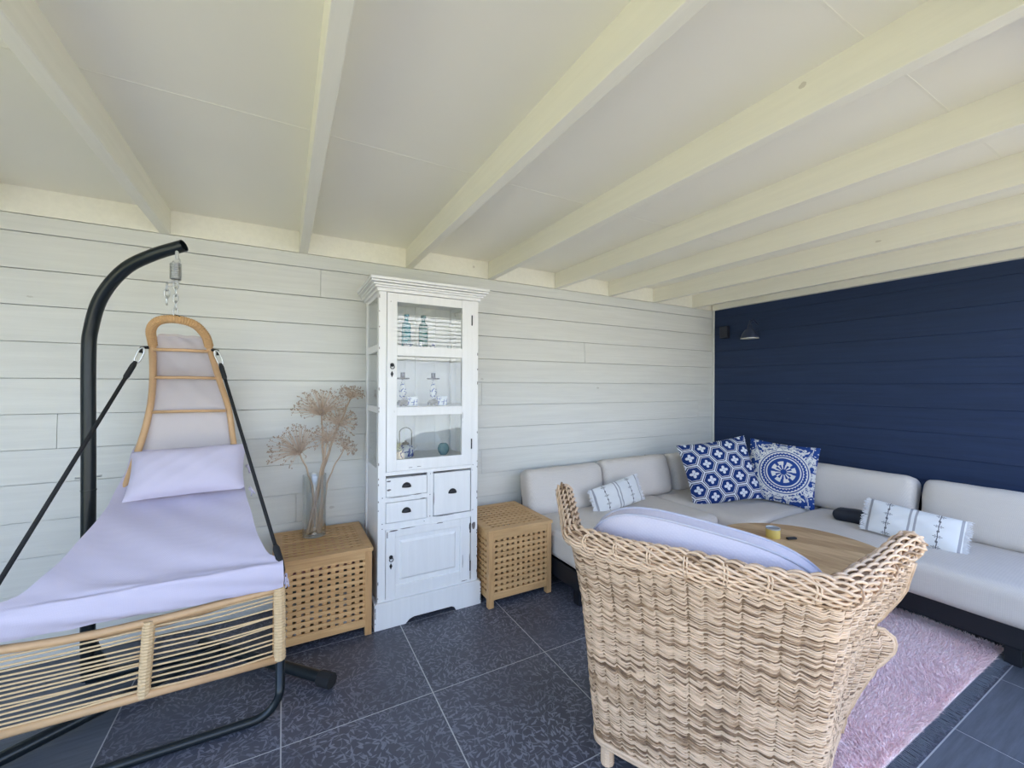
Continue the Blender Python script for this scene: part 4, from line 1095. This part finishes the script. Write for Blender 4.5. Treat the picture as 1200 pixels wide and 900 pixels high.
for i in range(70):
    y, z = C_[i, :2]; ny_, nz_ = nrm[i]
    r1, r2_ = [], []
    for u in us:
        x = cx_+u*(Wl[i, 0] if u < 0 else Wl[i, 1]); e = (1-abs(u)**6)**.5
        wr = .0035*math.sin(u*3.1+i*.55)+.0022*math.sin(u*9+i*1.1)+.002*math.sin(u*23-i*.3)*(i < 14)
        bow = -.012*(1-u*u)*(12 < i < 60)
        r1.append((x, y+ny_*(wr+bow)*1.0, z+nz_*(wr+bow))); t_ = TH[i]*e+.004
        r2_.append((x, y-ny_*t_+ny_*wr, z-nz_*t_+nz_*wr))
    TB.append(r1); BB.append(r2_)
TB, BB = np.array(TB), np.array(BB)
# flip so thickness always goes behind/under the seen face
KS = 44
up_ = MB().grid(TB[KS:]).grid(BB[KS:]); up_.grid(np.stack([TB[KS:, 0], BB[KS:, 0]], 1)); up_.grid(np.stack([TB[KS:, -1], BB[KS:, -1]], 1)); up_.grid(np.stack([TB[-1], BB[-1]], 1))
up_.build('upper_cushion_shaded', M['canvas'], lc, smooth=True)  # same cushion continued; the shade on its underside is put into the colour
TB, BB = TB[:KS+1], BB[:KS+1]
mb = MB().grid(TB).grid(BB)
mb.grid(np.stack([TB[:, 0], BB[:, 0]], 1)); mb.grid(np.stack([TB[:, -1], BB[:, -1]], 1)); mb.grid(np.stack([TB[0], BB[0]], 1)); mb.grid(np.stack([TB[-1], BB[-1]], 1))
mb.build('cover', M['canvas'] if False else M.setdefault('loungecloth', fabric('lilac_white_canvas', (.58, .54, .665), 500, .05, .2, bump=.2)), lc, smooth=True)
MB().tube([BB[0][i]+np.array([0, -.0, .0]) for i in range(31)], .003, 6).build('hem', M['loungecloth'], lc, smooth=True)
for x, y, z in ((-.148, 2.47, .87), (-.168, 2.56, .965), (.006, 1.985, .585)):
    t_ = MB()
    for q in range(4): t_.tube(spline([(x, y, z), (x+random.uniform(.005, .02), y-random.uniform(0, .02), z+random.uniform(-.02, .015)), (x+random.uniform(.0, .03), y-.01, z-random.uniform(.02, .045))], 7), .0028, 5)
    t_.build('tie', M['loungecloth'], lc, smooth=True)
cushm = TR(-.392, 2.425, .872, math.radians(-33), math.radians(-2), math.radians(-3))
pillow('headrest_pillow', M['loungecloth'], .46, .245, .13, cushm, 'plump pale lilac head pillow lying on the lounger cushion', corner=.05, exp=3.0)

# ================================================================== lamp and small box on the navy wall
lm = thing('wall_lamp', (4.0, 2.445, 1.87), 'small dark bell-shaped wall lamp high on the navy wall', 'lamp')
lx, ly, lz = 4.02, 2.462, 1.868
lmm = simple('dark_blue_enamel', (.03, .042, .085), .35, .1)
MB().lathe([(.080, 0), (.078, .012), (.066, .045), (.045, .075), (.022, .095), (.018, .125), (.012, .135), (0, .136)], (lx, ly, lz), 28).build('shade', lmm, lm, smooth=True)
MB().lathe([(.083, .001), (.082, .004), (.060, .010), (0, .012)][::-1], (lx, ly, lz-.006), 28).build('white_inside', simple('white_enamel', (.80, .80, .76), .4), lm, smooth=True)
MB().tube(spline([(lx, ly, lz+.13), (lx+.01, ly, lz+.165), (lx+.06, ly, lz+.180), (XW-.002, ly, lz+.150)], 14), .009, 8).build('arm', lmm, lm, smooth=True)
MB().lathe([(0, 0), (.030, 0), (.030, .008), (0, .012)], (XW+.004, ly, lz+.15), 16, axis='x').build('wall_plate', lmm, lm)
wbx = MB().box(XW-.05, XW+.004, 2.755, 2.845, 1.905, 2.03).build('wall_box', simple('dark_housing', (.022, .026, .045), .5), bevel=.008); tag(wbx, 'small dark box fixed to the navy wall between the lamp and the corner', 'box')
